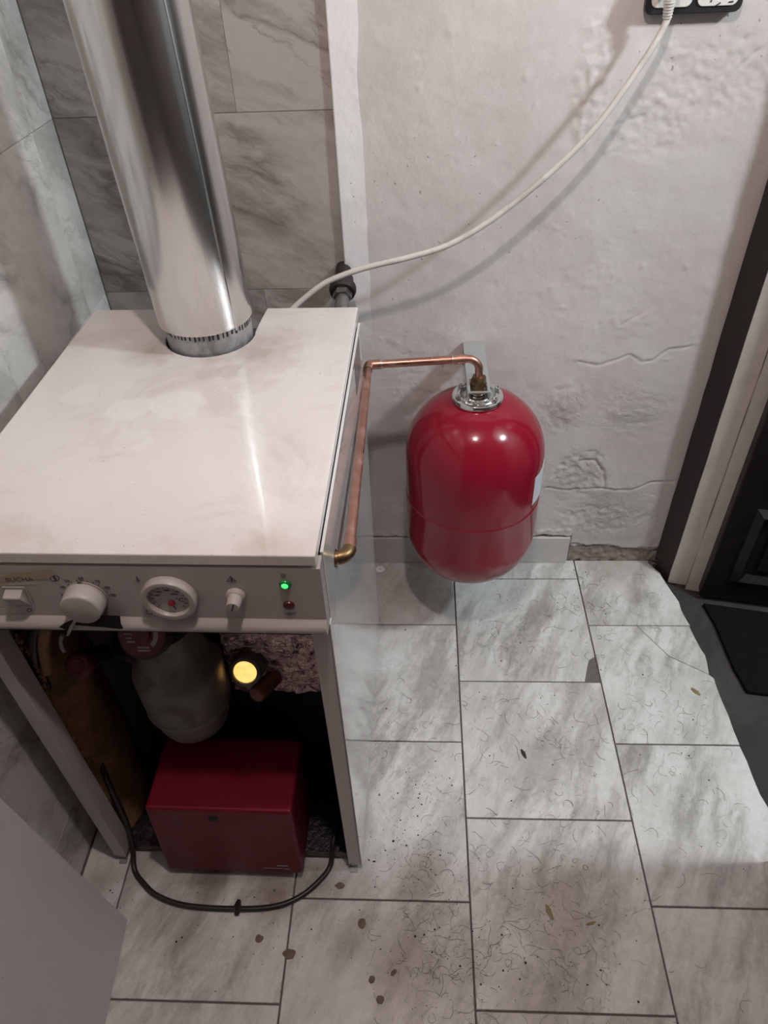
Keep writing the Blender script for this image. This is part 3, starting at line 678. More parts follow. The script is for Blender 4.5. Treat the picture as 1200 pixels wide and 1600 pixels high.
# printed signs
def poly_line(name, pts, r, closed=False):
    q = [atb(u, v, 1, YF) for u, v in pts]; q = [Vector((p.x, YF, p.z)) for p in q]
    if closed: q.append(q[0].lerp(q[1], 0.02))
    MB().tube(q, r, 4, smooth=False).build(name, M['ink'], ctl)
def circ(u, v, a, b, n=16): return [(u+a*math.cos(2*PI*i/n), v+b*math.sin(2*PI*i/n)) for i in range(n+1)]
poly_line('warning_triangle', [(354.6, 908.4), (360, 900.4), (369, 908.4)], 0.0005, True)
poly_line('warning_mark', [(361, 902.5), (361.5, 905.5)], 0.0009); poly_line('warning_mark', [(361.7, 906), (362.2, 907.4)], 0.0012)
poly_line('power_sign', circ(442.8, 899.2, 3.8, 2.6), 0.00035); poly_line('power_sign', [(442.8, 897.8), (443, 900.8)], 0.0004)
poly_line('fault_sign', circ(451.5, 959, 3.4, 2.5), 0.0003); poly_line('fault_sign', circ(451.5, 959, 1.2, 0.9, 8), 0.0003)
poly_line('fault_sign', [(455, 959), (458, 956.5), (460, 959.5), (462.5, 956.5)], 0.00035)
poly_line('thermostat_sign', circ(85.5, 903.5, 7.0, 4.5), 0.0005); poly_line('thermostat_sign', [(83, 900), (88, 907.5)], 0.0013)
poly_line('thermometer_sign', [(213, 901), (214.8, 905)], 0.0007); poly_line('thermometer_sign', [(214.6, 905.5), (216.6, 907.8)], 0.0018)
poly_line('dial_sign', circ(234, 956, 5.6, 3.6), 0.0005); poly_line('dial_sign', [(232, 952), (235, 952.6)], 0.0007)
poly_line('sun_sign', circ(45.8, 953.8, 3.6, 2.6, 8), 0.0005)
# tapes
def tape(name, pts, mat, y=YF, th=0.0004, parent=boiler):
    q = [atb(u, v, 1, y) for u, v in pts]
    Mx = Matrix(((1, 0, 0, 0), (0, 0, -1, y), (0, 1, 0, 0), (0, 0, 0, 1)))
    return MB().prism([(p.x, p.z) for p in q], 0.0, th, 0, Mx).build(name, mat, parent)
tape('tape_backing', [(-25, 911), (0, 912), (52, 903), (60.5, 912.5), (0, 914.2), (-25, 914)], M['tape_pale'])
mt = tape('masking_tape', [(-25, 903), (0, 900), (25, 894), (60, 891), (77, 888.6), (83.5, 899), (76, 903), (58, 904), (0, 912), (-25, 914)], M['tape'], YF-0.0004)
text_mesh('handwriting', 'BUCHA', 0.0105, M['ink'], mt, Matrix.Translation((lambda q: (q.x, YF-0.0009, q.z))(atb(30, 905, 1, YF))) @ Matrix.Rotation(PI/2, 4, 'X') @ Matrix.Rotation(math.radians(3), 4, 'Z'), 0.0001, 0.1)
tape('tape_scrap', [(0, 951), (18, 948), (30, 948), (26, 957), (4, 961), (-6, 966), (-12, 952)], M['tape_pale'])
# black tape hanging over the rolled edge
def bent(name, pts, lift, mat):
    q = []
    for (u, v), l in zip(pts, lift):
        p = atb(u, v, 1, YF-0.010); q.append(Vector((p.x, p.y-l, p.z)))
    n = len(q); vs = q + [p + Vector((0, 0.0006, 0)) for p in q]
    return MB().add(vs, [tuple(range(n)), tuple(range(n, 2*n))] + [(i, (i+1) % n, n+(i+1) % n, n+i) for i in range(n)]).build(name, mat, boiler)
bent('black_tape', [(118, 964.5), (150, 960.5), (187.5, 962.5), (189, 975), (193, 981), (188, 982), (160, 979), (118, 976)], [0.0002, 0.0002, 0.0002, 0.0006, 0.001, 0.001, 0.001, 0.001], M['tape_black'])
bent('black_tape', [(93, 978), (104, 970), (117, 965), (112, 975), (108, 988), (103.5, 981)], [0.002, 0.003, 0.003, 0.003, 0.004, 0.003], M['tape_black'])
bent('tape_fold', [(117, 964.8), (124, 965.5), (118, 972), (110, 988.5), (105.5, 989), (110, 976)], [0.0035, 0.003, 0.004, 0.005, 0.005, 0.004], M['plastic_grey'])

# inside of the cabinet
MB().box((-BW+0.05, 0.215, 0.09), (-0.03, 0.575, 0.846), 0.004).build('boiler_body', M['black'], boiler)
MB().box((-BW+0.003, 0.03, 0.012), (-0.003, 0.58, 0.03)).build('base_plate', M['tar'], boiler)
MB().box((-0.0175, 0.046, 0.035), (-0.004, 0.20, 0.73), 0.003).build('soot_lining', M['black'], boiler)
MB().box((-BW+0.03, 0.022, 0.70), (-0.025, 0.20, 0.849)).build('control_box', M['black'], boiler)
# brown insulation along the left side
fo = MB(); nu, nv = 12, 26
vs = []
for i in range(nv+1):
    z = 0.035+0.60*i/nv
    for q in range(nu+1):
        y = 0.048+0.165*q/nu
        bul = 0.026*math.sin(PI*min(1, (q+0.6)/(nu+0.6)))*(1-0.3*i/nv) + 0.010*noise.noise((y*18, z*14, 2.0))
        vs.append((-BW+0.006+bul, y, z))
fo.add(vs, [(i*(nu+1)+q, i*(nu+1)+q+1, (i+1)*(nu+1)+q+1, (i+1)*(nu+1)+q) for i in range(nv) for q in range(nu)], True)
fo.build('insulation', M['foam'], boiler)
# foil faced insulation with the flame peephole
fx0, fx1, fz0, fz1 = -0.215, -0.032, 0.36, 0.70
nu, nv = 40, 70; vs = []
for i in range(nv+1):
    for q in range(nu+1):
        x = fx0+(fx1-fx0)*q/nu; z = fz0+(fz1-fz0)*i/nv
        vs.append((x, 0.168 - 0.008*noise.noise((x*45, 3.1, z*95)) - 0.005*noise.noise((x*110, 1.1, z*190)) + 0.5*max(0, x+0.06)**1.2, z))
fo = MB(); fo.add(vs, [(i*(nu+1)+q, i*(nu+1)+q+1, (i+1)*(nu+1)+q+1, (i+1)*(nu+1)+q) for i in range(nv) for q in range(nu)], True)
fo.build('foil_insulation', M['foil'], boiler)
sg = atb(383, 1050, 1, 0.135); AX = Matrix.Translation(sg) @ Matrix.Rotation(math.radians(62), 4, 'X')
peep = MB().lathe([(0.0195, 0.000), (0.0205, 0.003), (0.026, 0.002), (0.0275, -0.002), (0.0285, -0.012), (0.030, -0.05), (0.0, -0.05)], 40, AX, close=False).build('peephole', M['rust_grey'], boiler)
MB().lathe([(0, -0.002), (0.0205, -0.002), (0.0205, -0.0005), (0, 0.0005)], 32, AX).build('glowing_glass', M['flame'], peep)
st = atb(408, 1078, 1, 0.13)
MB().lathe([(0, 0.016), (0.012, 0.016), (0.0145, 0.013), (0.0150, -0.01), (0.0150, -0.04), (0, -0.04)], 24, Matrix.Translation(st) @ Matrix.Rotation(math.radians(75), 4, 'X') @ Matrix.Rotation(math.radians(-25), 4, 'Y')).build('capped_stub', M['pink_stub'], boiler)
# grey hanging canister
can = Matrix.Translation((-0.276, 0.118, 0))
cb = MB().lathe([(0, 0.346), (0.036, 0.347), (0.048, 0.350), (0.057, 0.358), (0.0615, 0.372), (0.064, 0.39), (0.0655, 0.412), (0.0685, 0.415), (0.0705, 0.420), (0.0715, 0.47), (0.0720, 0.50), (0.067, 0.513), (0.058, 0.522), (0.050, 0.56), (0.046, 0.60), (0.030, 0.605), (0.0, 0.605)], 56, can).build('canister', M['rust_grey'], boiler)
MB().lathe([(0.0680, 0.411), (0.0718, 0.413), (0.0718, 0.418), (0.068, 0.421)], 56, can, close=False).build('rim', M['rust_grey'], cb)
MB().tube(catmull([(-0.335, 0.13, 0.50), (-0.36, 0.14, 0.50), (-0.385, 0.16, 0.49), (-0.40, 0.20, 0.47)]), 0.016, 14).build('side_pipe', M['dark_iron'], boiler)
# pump head with its printed label
ph = atb(222, 992, 1, 0.075); PM = Matrix.Translation(ph) @ Matrix.Rotation(math.radians(55), 4, 'X')
pump = MB().lathe([(0, 0.0), (0.036, 0.0), (0.039, -0.004), (0.041, -0.03), (0.044, -0.06), (0, -0.06)], 40, PM).build('pump_head', M['dark_iron'], boiler)
MB().lathe([(0, 0.0003), (0.0345, 0.0003), (0.0345, 0.0008), (0, 0.0008)], 40, PM).build('pump_label', M['maroon'], pump)
for (x0, y0, w, h) in ((-0.027, 0.000, 0.012, 0.0018), (-0.025, -0.006, 0.010, 0.0018), (-0.023, -0.012, 0.012, 0.003), (-0.008, -0.020, 0.019, 0.0025), (-0.007, -0.0245, 0.019, 0.0025)):
    MB().box((x0, y0, 0.0008), (x0+w, y0+h, 0.0012), 0, PM).build('label_line', M['label_print'], pump)
sc = [(0.0175*math.cos(a), 0.0175*math.sin(a)) for a in [math.radians(-48+i*96/10) for i in range(11)]] + [(0.024*math.cos(a), 0.024*math.sin(a)) for a in [math.radians(48-i*96/10) for i in range(11)]]
MB().prism(sc, 0.0008, 0.0012, 0, PM).build('label_scale', M['label_print'], pump)
MB().lathe([(0, 0.001), (0.013, 0.001), (0.0125, 0.005), (0, 0.0055)], 24, PM).build('selector', M['maroon'], pump)
# red hand wheel at the left
vw = atb(121, 1040, 1, 0.085); VM = Matrix.Translation(vw) @ Matrix.Rotation(math.radians(50), 4, 'X')
wl = MB().lathe([(0, 0.002), (0.012, 0.002), (0.016, 0.003), (0.019, 0.002), (0.0215, -0.002), (0.0225, -0.012), (0.022, -0.018), (0, -0.018)], 36, VM).build('hand_wheel', M['maroon'], boiler)
MB().lathe([(0.0105, 0.002), (0.0115, 0.0035), (0.0125, 0.002)], 24, VM, close=False).build('wheel_ring', M['needle'], wl)
MB().lathe([(0, -0.01), (0.010, -0.01), (0.012, -0.035), (0.016, -0.05), (0.016, -0.09), (0, -0.09)], 20, VM).build('valve_stem', M['dark_iron'], boiler)
ch = [atb(u, v, 1, 0.07) for u, v in ((98, 992), (95, 1000), (96, 1010), (100, 1018))]
MB().tube(catmull(ch, 4), 0.003, 8).build('pale_hose_clip', M['plastic_grey'], boiler)
MB().tube(catmull([atb(u, v, 1, 0.06) for u, v in ((60, 975), (52, 1000), (56, 1040), (70, 1075))], 5), 0.010, 10).build('dark_hose', M['rubber'], boiler)
hp = [atb(u, v, 1, 0.055) for u, v in ((72, 975), (68, 1010), (74, 1050))]
MB().tube(catmull(hp, 5), 0.008, 10).build('brown_hose', M['foam'], boiler)
# ragged insulation edge along the left flange
rg = MB(); r = random.Random(5)
for i in range(60):
    z = 0.30+0.40*i/60; x = -BW+0.0235+r.uniform(0.0, 0.003); y = 0.044+r.uniform(0, 0.012); s = r.uniform(0.002, 0.0045)
    rg.add([(x-s, y, z), (x+s*r.uniform(.3, 1.4), y-s*0.4, z-s), (x+s*0.5, y+s, z+s), (x, y-s, z+s*1.3)], [(0, 1, 2), (0, 2, 3), (0, 3, 1), (1, 3, 2)])
tag(rg.build('torn_edge', M['foam'], boiler), kind='stuff')

# ------------------------------------------------------------------ burner under the boiler
bo = Vector((-0.243, 0.08, 0.0)); bo_w = BM @ bo
burner = empty('burner', bo_w, TH); tag(burner, 'dark red box-shaped burner housing under the boiler opening, round hole in front', 'burner')
b0 = bo; Y0, Z0, Z1 = -0.010, 0.024, 0.268
bm = bmesh.new(); bmesh.ops.create_cube(bm, size=1.0)
for v in bm.verts:
    hi = v.co.z > 0
    x = (-0.3525, -0.0995)[v.co.x > 0] if hi else (-0.3685, -0.1065)[v.co.x > 0]
    v.co = Vector((x, Y0 if v.co.y < 0 else 0.128, Z1 if hi else Z0))
bmesh.ops.bevel(bm, geom=bm.edges[:], offset=0.006, segments=3, affect='EDGES', profile=0.5)
MB().bm(bm).build('housing', M['burner'], burner, b0)
MB().box((-0.355, Y0+0.02, 0.0), (-0.115, 0.12, Z0+0.003)).build('plinth', M['black'], burner, b0)
hq = atb(333, 1279, 1, Y0)
MB().lathe([(0, 0), (0.0085, 0), (0.0085, 0.0006), (0, 0.0006)], 20, lens_axis(Vector((hq.x, Y0, hq.z)))).build('inspection_hole', M['black'], burner, b0)
for u0, u1, v, h in ((411, 441, 1356, 0.0012), (433, 450, 1352.5, 0.003), (444, 453, 1357.5, 0.0012)):
    a, c = atb(u0, v, 1, Y0), atb(u1, v, 1, Y0)
    MB().box((a.x, Y0-0.0003, a.z-h/2), (c.x, Y0+0.0002, a.z+h/2)).build('faded_lettering', M['label_print'], burner, b0)

# ------------------------------------------------------------------ flue
fc = BM @ Vector((NC[0], NC[1], 0.835))
flue = empty('flue_pipe', fc, TH); tag(flue, 'shiny aluminium flue pipe rising from the notch in the boiler lid', 'flue pipe')
FT = Matrix.Shear('XY', 4, (-0.028, -0.004))
MB().lathe([(0.0, -0.01), (0.0715, -0.01), (0.0715, 0.16), (0.0, 0.16)], 72, None).build('collar', M['galv'], flue)
cr = MB(); r = random.Random(8)
for i in range(58):              # crimped teeth under the sleeve
    a = 2*PI*i/58+r.uniform(-0.02, 0.02); h = r.uniform(0.005, 0.010); q = r.uniform(0.0009, 0.0022)
    cr.box((0.0700, -q, 0.064-h/2), (0.0721, q, 0.066+h/2), 0.0004, Matrix.Rotation(a, 4, 'Z'))
tag(cr.build('crimp', M['dark_iron'], flue), kind='stuff')
MB().lathe([(0.0745, 0.073), (0.0775, 0.0715), (0.0782, 0.074), (0.0782, CEIL-0.835-0.001), (0.0745, CEIL-0.835-0.001), (0.0745, 0.073)], 96, FT, close=False).build('sleeve', M['alu'], flue)
MB().box((-0.0012, -0.0788, 0.068), (0.0012, -0.0776, CEIL-0.84), 0, FT @ Matrix.Rotation(math.radians(52), 4, 'Z')).build('seam', M['alu'], flue)

# ------------------------------------------------------------------ expansion tank
TX, TY, TR = 0.0255, 0.130, 0.147
ZB, ZT = 0.178, 0.650
tank = empty('expansion_tank', (TX, TY, ZB)); tag(tank, 'glossy red expansion tank hanging by the plaster wall beside the boiler', 'tank')
hh = 0.135; prof = [(0.0, 0.0)]
N = 22
for i in range(1, N+1):
    a = PI/2*i/N; prof.append((TR*(math.sin(a))**0.86, hh*(1-math.cos(a))))
sz = 0.235
prof += [(TR, sz-0.004), (TR+0.0006, sz-0.002), (TR+0.0006, sz+0.001), (TR-0.0006, sz+0.002), (TR, sz+0.006)]
H2 = ZT-ZB
for i in range(N, 0, -1):
    a = PI/2*i/N; prof.append((TR*(math.sin(a))**0.86, H2-hh*(1-math.cos(a))))
prof.append((0.0, H2))
shell = MB().lathe(prof, 96, None).build('shell', M['red'], tank, smooth_angle=0.9)
fz = H2-0.006
flange = MB().lathe([(0.0, fz+0.0), (0.049, fz), (0.0515, fz+0.002), (0.052, fz+0.008), (0.0505, fz+0.0115), (0.047, fz+0.0125), (0.041, fz+0.0105), (0.039, fz+0.013), (0.036, fz+0.0135), (0.033, fz+0.011), (0.028, fz+0.0105), (0.026, fz+0.013), (0.0, fz+0.013)], 64, None).build('flange', M['chrome'], tank)
for i in range(6):
    a = math.radians(20+60*i); p = (0.0425*math.cos(a), 0.0425*math.sin(a), fz+0.010)
    b = MB().lathe([(0, 0), (0.0052, 0), (0.0052, 0.0065), (0.0045, 0.0075), (0, 0.0076)], 6, Matrix.Translation(p), smooth=False); b.lathe([(0, 0.007), (0.0028, 0.007), (0.0026, 0.0125), (0, 0.0128)], 10, Matrix.Translation(p)); b.build('bolt', M['chrome'], tank)
# sticker on the shell's right flank
sv = []; n = 10
for i in range(n+1):
    a = math.radians(-36 + 80*i/n)
    for z in (0.257, 0.330): sv.append(((TR+0.0009)*math.cos(a), (TR+0.0009)*math.sin(a), z))
for i in range(n+1):
    a = math.radians(-36 + 80*i/n)
    for z in (0.257, 0.330): sv.append(((TR+0.0003)*math.cos(a), (TR+0.0003)*math.sin(a), z))
k = 2*(n+1)
MB().add(sv, [(2*i, 2*i+2, 2*i+3, 2*i+1) for i in range(n)] + [(k+2*i, k+2*i+1, k+2*i+3, k+2*i+2) for i in range(n)] + [(2*i, k+2*i, k+2*i+2, 2*i+2) for i in range(n)] + [(2*i+1, 2*i+3, k+2*i+3, k+2*i+1) for i in range(n)] + [(0, 1, k+1, k), (2*n, k+2*n, k+2*n+1, 2*n+1)]).build('sticker', M['sticker'], tank)

# wall bracket over the tank flange
br = empty('wall_bracket', (TX, 0.30, 0.665)); tag(br, 'flat grey steel bracket from the plaster wall onto the red tank', 'bracket')
ob = (TX, 0.30, 0.665); bz = 0.677; hw2 = 0.0225
nutc = (TX, TY)
pl = [(TX-hw2, 0.302), (TX-hw2, TY-0.030), (TX+hw2, TY-0.030), (TX+hw2, 0.302), (TX+0.016, 0.302), (TX+0.016, TY+0.0)] + [(TX+0.016*math.cos(a), TY+0.016*math.sin(a)) for a in [-PI*i/10 for i in range(1, 10)]] + [(TX-0.016, TY)]
MB().box((TX-hw2, TY+0.018, bz), (TX+hw2, 0.302, bz+0.003), 0.0006).build('arm', M['steel'], br, ob)
fr = MB(); fr.box((TX-hw2, TY-0.028, bz), (TX-0.0165, TY+0.0185, bz+0.003), 0.0005); fr.box((TX+0.0165, TY-0.028, bz), (TX+hw2, TY+0.0185, bz+0.003), 0.0005); fr.box((TX-hw2, TY-0.031, bz), (TX+hw2, TY-0.0275, bz+0.003), 0.0005)
fr.build('fork', M['steel'], br, ob)
for x in (TX-hw2, TX+hw2-0.0022): MB().box((x, TY-0.031, bz-0.012), (x+0.0022, 0.302, bz+0.0005), 0.0004).build('side_rib', M['steel'], br, ob)

# ------------------------------------------------------------------ copper pipe from boiler to tank
PR = 0.0078
hole = BM @ Vector((0.0035, HC[0], HC[1]))
p1 = Vector(at(543, 868, 2, 0.766)); p2 = Vector(at(576, 573, 2, 0.736)); p2.y = 0.106
pz = 0.736
p1 = Vector((-0.186, hole.y+0.002, 0.766)); 
cp = empty('copper_pipe', (p1.x, p1.y, 0.766)); tag(cp, 'bent copper pipe running from the boiler side to the red tank', 'pipe')
oc = (p1.x, p1.y, 0.766)
top = Vector((TX, TY, pz-0.003)); c2 = Vector((-0.1895, TY-0.018, pz))
d12 = (c2-p1).normalized(); rb = 0.021
MB().tube([hole + Vector((-0.02, 0, 0)), hole + Vector((0.004, 0, 0))] + arc(p1 + Vector((-0.016, 0.016, 0)), -PI/2, 0, 0.016, (1, 0, 0), (0, 1, 0), 8)[0:], 0.0102, 20).build('brass_elbow', M['brass'], cp, oc)
s0 = p1 + Vector((0, 0.014, -0.0004))
MB().tube([s0, s0.lerp(c2, 0.5), c2 - d12*0.018], PR, 20).build('long_run', M['copper'], cp, oc)
MB().tube([s0, s0+d12*0.020], PR+0.0016, 20).build('joint', M['copper'], cp, oc)
# far elbow
e2 = Vector((1, 0, 0)); top_l = Vector((TX-0.024, TY, pz)); d23 = (Vector((top_l.x, TY, pz)) - c2).normalized()
el = [c2 - d12*0.020, c2 - d12*0.009] + [(c2 - d12*0.009*(1-t)**2*1.0 + d23*0.009*t**2) for t in (0.25, 0.5, 0.75)] + [c2 + d23*0.009, c2 + d23*0.024]
MB().tube(el, PR+0.0015, 20).build('elbow', M['copper'], cp, oc)
for q, dd in ((c2 - d12*0.020, -d12), (c2 + d23*0.024, d23)):
    MB().tube([q, q+dd*0.0025], PR+0.0017, 20).build('solder_ring', M['solder'], cp, oc)
MB().tube([c2 + d23*0.022, top_l - d23*0.022], PR, 20).build('cross_run', M['copper'], cp, oc)
MB().tube([top_l - d23*0.028, top_l - d23*0.004], PR+0.0015, 20).build('joint', M['copper'], cp, oc)
MB().tube([top_l - d23*0.0305, top_l - d23*0.028], PR+0.0017, 20).build('solder_ring', M['solder'], cp, oc)
bend = [top_l - d23*0.004] + arc((TX-0.024, TY, pz-0.024), PI/2, 0, 0.024, (1, 0, 0), (0, 0, 1), 10) + [(TX, TY, 0.690)]
MB().tube(bend, PR, 20).build('bend', M['copper'], cp, oc)
nut = MB(); nut.lathe([(0, 0.662), (0.0150, 0.662), (0.0158, 0.664), (0.0158, 0.692), (0.0135, 0.697), (0.0, 0.697)], 6, Matrix.Translation((TX, TY, 0)) @ Matrix.Rotation(0.25, 4, 'Z'), smooth=False)
nut.build('union_nut', M['brass'], cp, oc)
MB().lathe([(0, 0.6585), (0.0128, 0.6585), (0.0128, 0.663), (0, 0.663)], 24, Matrix.Translation((TX, TY, 0))).build('nipple', M['chrome'], cp, oc)

# ------------------------------------------------------------------ pipe fitting behind the boiler
f0 = at(533, 452, 1, 0.235)
pf = empty('pipe_fitting', (f0.x, 0.30, f0.z)); tag(pf, 'dark iron pipe union sticking out of the wall behind the boiler corner', 'pipe fitting')
of = (f0.x, 0.30, f0.z)
d = Vector((0.0, -0.93, -0.36)).normalized(); a = Vector((f0.x, 0.320, 0.843))
def fm(t): 
    z = d; x = Vector((1, 0, 0)); y = z.cross(x); R3 = Matrix((x, y, z)).transposed().to_4x4(); return Matrix.Translation(a + d*t) @ R3
MB().lathe([(0, 0), (0.017, 0), (0.017, 0.03), (0.0205, 0.032), (0.021, 0.05), (0, 0.05)], 28, fm(0.0)).build('spigot', M['dark_iron'], pf, of)
MB().lathe([(0, 0), (0.0225, 0), (0.0268, 0.004), (0.0275, 0.012), (0.025, 0.020), (0.0215, 0.021), (0.0, 0.021)], 40, fm(0.050)).build('union_ring', M['dark_iron'], pf, of)
MB().lathe([(0, 0), (0.0195, 0), (0.0195, 0.014), (0.018, 0.0155), (0, 0.0155)], 6, fm(0.068), smooth=False).build('hex_nut', M['iron_grey'], pf, of)
MB().lathe([(0, 0), (0.0140, 0), (0.0140, 0.13), (0, 0.13)], 28, fm(0.080)).build('pipe_end', M['iron_grey'], pf, of)

# ------------------------------------------------------------------ socket, plug and white cable
sq = at(1007, 14, 1, 0.29); sr = at(1158, 12, 1, 0.29)
sx0, sx1, szb = sq.x, sr.x, at(1082, 22, 1, 0.285).z
sock = empty('wall_socket', ((sx0+sx1)/2, 0.300, szb)); tag(sock, 'black-framed double wall socket with white inserts high on the plaster', 'socket')
osk = ((sx0+sx1)/2, 0.300, szb)
WS = Matrix(((1, 0, 0, 0), (0, 0, -1, 0.298), (0, 1, 0, 0), (0, 0, 0, 1)))      # (x, z) -> wall plane, extrude towards the room
def rrect(x0, x1, z0, z1, r, n=6):
    out = []
    for cx, cz, a0 in ((x1-r, z1-r, 0), (x0+r, z1-r, PI/2), (x0+r, z0+r, PI), (x1-r, z0+r, 1.5*PI)):
        out += [(cx+r*math.cos(a0+PI/2*i/n), cz+r*math.sin(a0+PI/2*i/n)) for i in range(n+1)]
    return out
hS = 0.085; xm = (sx0+sx1)/2
MB().prism(rrect(sx0, sx1, szb, szb+hS, 0.012), -0.002, 0.010, 0.0015, WS).build('frame', M['sock_black'], sock, osk)
for x0, x1 in ((sx0+0.0085, xm-0.004), (xm+0.004, sx1-0.0085)):
    q = MB().prism(rrect(x0, x1, szb+0.0095, szb+hS-0.0095, 0.010), 0.004, 0.0125, 0.001, WS).build('insert', M['sock_white'], sock, osk)
    MB().lathe([(0, 0), (0.0195, 0), (0.0195, 0.0008), (0, 0.0008)], 32, Matrix.Translation(((x0+x1)/2, 0.2857, szb+hS*0.55)) @ Matrix.Rotation(PI/2, 4, 'X')).build('socket_well', M['sock_white'], q, osk)
    if x0 > xm:
        for (u, v, u2, v2) in ((1112, 0, 1111, 3), (1118, 9, 1126, 4), (1139, 3, 1146, 2)):
            a_, b_ = at(u, v, 1, 0.285), at(u2, v2, 1, 0.285)
            MB().tube([a_, b_], 0.0012, 5).build('scuff', M['ink'], q, osk)
cable = empty('power_cable', at(1045, 25, 1, 0.265)); ocb = tuple(cable.location); tag(cable, 'white power cable hanging in a curve from the wall socket to the boiler', 'cable')
cpts = [(436, 505, .170), (462, 478, .185), (500, 447, .192), (533, 431, .194), (580, 416, .196), (640, 402, .200), (700, 383, .207), (760, 349, .216), (820, 304, .223), (880, 252, .230), (930, 200, .236), (968, 150, .243), (1000, 104, .250), (1022, 70, .255), (1036, 45, .259), (1044, 27, .262)]
MB().tube(catmull([at(u, v, 1, y) for u, v, y in cpts], 6), 0.0054, 12).build('cord', M['cable'], cable, ocb)
pa, pb = at(1042, 30, 1, 0.262), at(1047, -2, 1, 0.258)
pc = pb + (pb-pa).normalized()*0.02 + Vector((0, 0.01, 0))
boot = MB().tube([pa.lerp(pb, t) for t in (0, 0.25, 0.5, 0.75, 1)], [0.0060, 0.0066, 0.0072, 0.0078, 0.0082], 14).build('plug_boot', M['cable'], cable, ocb)
for i in range(6):
    q = pa.lerp(pb, 0.08+0.15*i); e = (pb-pa).normalized(); rr = 0.0063+0.0022*(0.08+0.15*i)
    MB().tube([q, q+e*0.0012], rr+0.0009, 14).build('boot_rib', M['cable'], boot, ocb)
MB().tube([pb, pb.lerp(pc, 0.3), pc, pc+Vector((0.002, 0.012, 0.018))], [0.0085, 0.014, 0.018, 0.018], 20).build('plug', M['cable'], cable, ocb)

# ------------------------------------------------------------------ black cord on the floor
fpts = [tuple(BM @ Vector(q)) for q in ((-0.468, 0.085, 0.26), (-0.455, 0.060, 0.20), (-0.449, 0.046, 0.10), (-0.448, 0.026, 0.032))] + [(at(u, v, 2, 0.006).x, at(u, v, 2, 0.006).y, 0.0055) for u, v in ((210, 1358), (224, 1380), (247, 1400), (292, 1415), (370, 1420), (430, 1416), (470, 1400), (500, 1375), (516, 1352))] + [(-0.262, -0.495, 0.036), (-0.258, -0.455, 0.040), (-0.275, -0.415, 0.040)]
cord = MB().tube(catmull(fpts, 8), 0.0052, 10).build('floor_cord', M['rubber']); tag(cord, 'thick black cord looped on the floor tiles before the burner', 'cord')
k = at(372, 1419, 2, 0.006)
MB().tube([(k.x-0.001, k.y-0.010, 0.004), (k.x, k.y, 0.0145), (k.x, k.y+0.012, 0.010)], [0.0045, 0.0075, 0.004], 10).build('cable_tie', M['rubber'], cord)

# ------------------------------------------------------------------ removed front cover leaning on the left wall
cz = 0.70; bx0 = -0.641; lean = 0.092/0.70
cv = empty('boiler_cover', (bx0, -0.62, 0.0)); tag(cv, 'plain white boiler front cover leaning on the tiled wall at lower left', 'cover')
oc2 = (bx0, -0.62, 0.0)
LMx = Matrix(((-lean, 0, 0, 0), (0, 1, 0, 0), (1, 0, 0, 0), (0, 0, 0, 1)))
q0, q1 = at(200, 1437, 2, 0.0), at(165, 1600, 2, 0.0)
cvm = MB(); yb = q0.y; yf = yb-0.52; sl = (q1.x-q0.x)/(q1.y-q0.y)
def cpnt(s, h, t): return (q0.x + sl*(s) - lean*h - t, yb + s + 0.035*h/0.7*0, h + 0.0*t)
bm = bmesh.new()
for s_, h_, t_ in ((0, 0, 0), (-0.52, 0, 0), (-0.52, cz, 0), (0, cz, 0), (0, 0, 0.016), (-0.52, 0, 0.016), (-0.52, cz, 0.016), (0, cz, 0.016)): bm.verts.new(cpnt(s_, h_, t_))
bm.verts.ensure_lookup_table(); V = bm.verts
for f in ((0, 1, 2, 3), (7, 6, 5, 4), (0, 4, 5, 1), (1, 5, 6, 2), (2, 6, 7, 3), (3, 7, 4, 0)): bm.faces.new([V[i] for i in f])
bmesh.ops.bevel(bm, geom=bm.edges[:], offset=0.002, segments=2, affect='EDGES', profile=0.5)
cvm.bm(bm); cvm.build('cover_sheet', M['cover'], cv, oc2)

# ------------------------------------------------------------------ washer, flakes, leaves
w = at(594, 890, 2, 0.0)
wa = MB().lathe([(0.0035, 0.0001), (0.012, 0.0001), (0.0125, 0.0012), (0.012, 0.0022), (0.0035, 0.0022), (0.0035, 0.0001)], 28, Matrix.Translation((w.x, w.y, 0)), close=False).build('washer', M['washer']); tag(wa, 'small pale round washer on the floor by the skirting', 'washer')
def flake(name, mat, u, v, s, seed, label, cat, group=None, asp=1.0, ang=0.0):
    r = random.Random(seed); p = at(u, v, 2, 0.0); n = 14; pts = []
    for i in range(n):
        a = 2*PI*i/n; q = s*r.uniform(0.82, 1.08); x, y = q*math.cos(a)*(1.15 if asp < 0.6 else 1), q*math.sin(a)*asp*(1-0.35*abs(math.cos(a)) if asp < 0.6 else 1); pts.append((x*math.cos(ang)-y*math.sin(ang), x*math.sin(ang)+y*math.cos(ang)))
    m = MB(); top = [(x, y, 0.0012+r.uniform(0, 0.0012)) for x, y in pts]; bot = [(x, y, 0.0001) for x, y in pts]
    m.add(top+[(0, 0, 0.0030)]+bot, [(i, (i+1) % n, n) for i in range(n)] + [(i, n+1+i, n+1+(i+1) % n, (i+1) % n) for i in range(n)] + [tuple(n+1+i for i in range(n))[::-1]])
    o = m.build(name, mat); o.location = (p.x, p.y, 0); return tag(o, label, cat, group)
flake('dirt_flake', M['flake'], 452, 1491, 0.0125, 1, 'largest brown flake, lying on the tile joint left of centre bottom', 'flake', asp=0.7)
flake('dirt_flake', M['flake'], 405, 1467, 0.0075, 2, 'small brown flake below the looped black cord', 'flake')
flake('dirt_flake', M['flake'], 531, 1384, 0.010, 3, 'brown flake beside the boiler right foot', 'flake', asp=0.6)
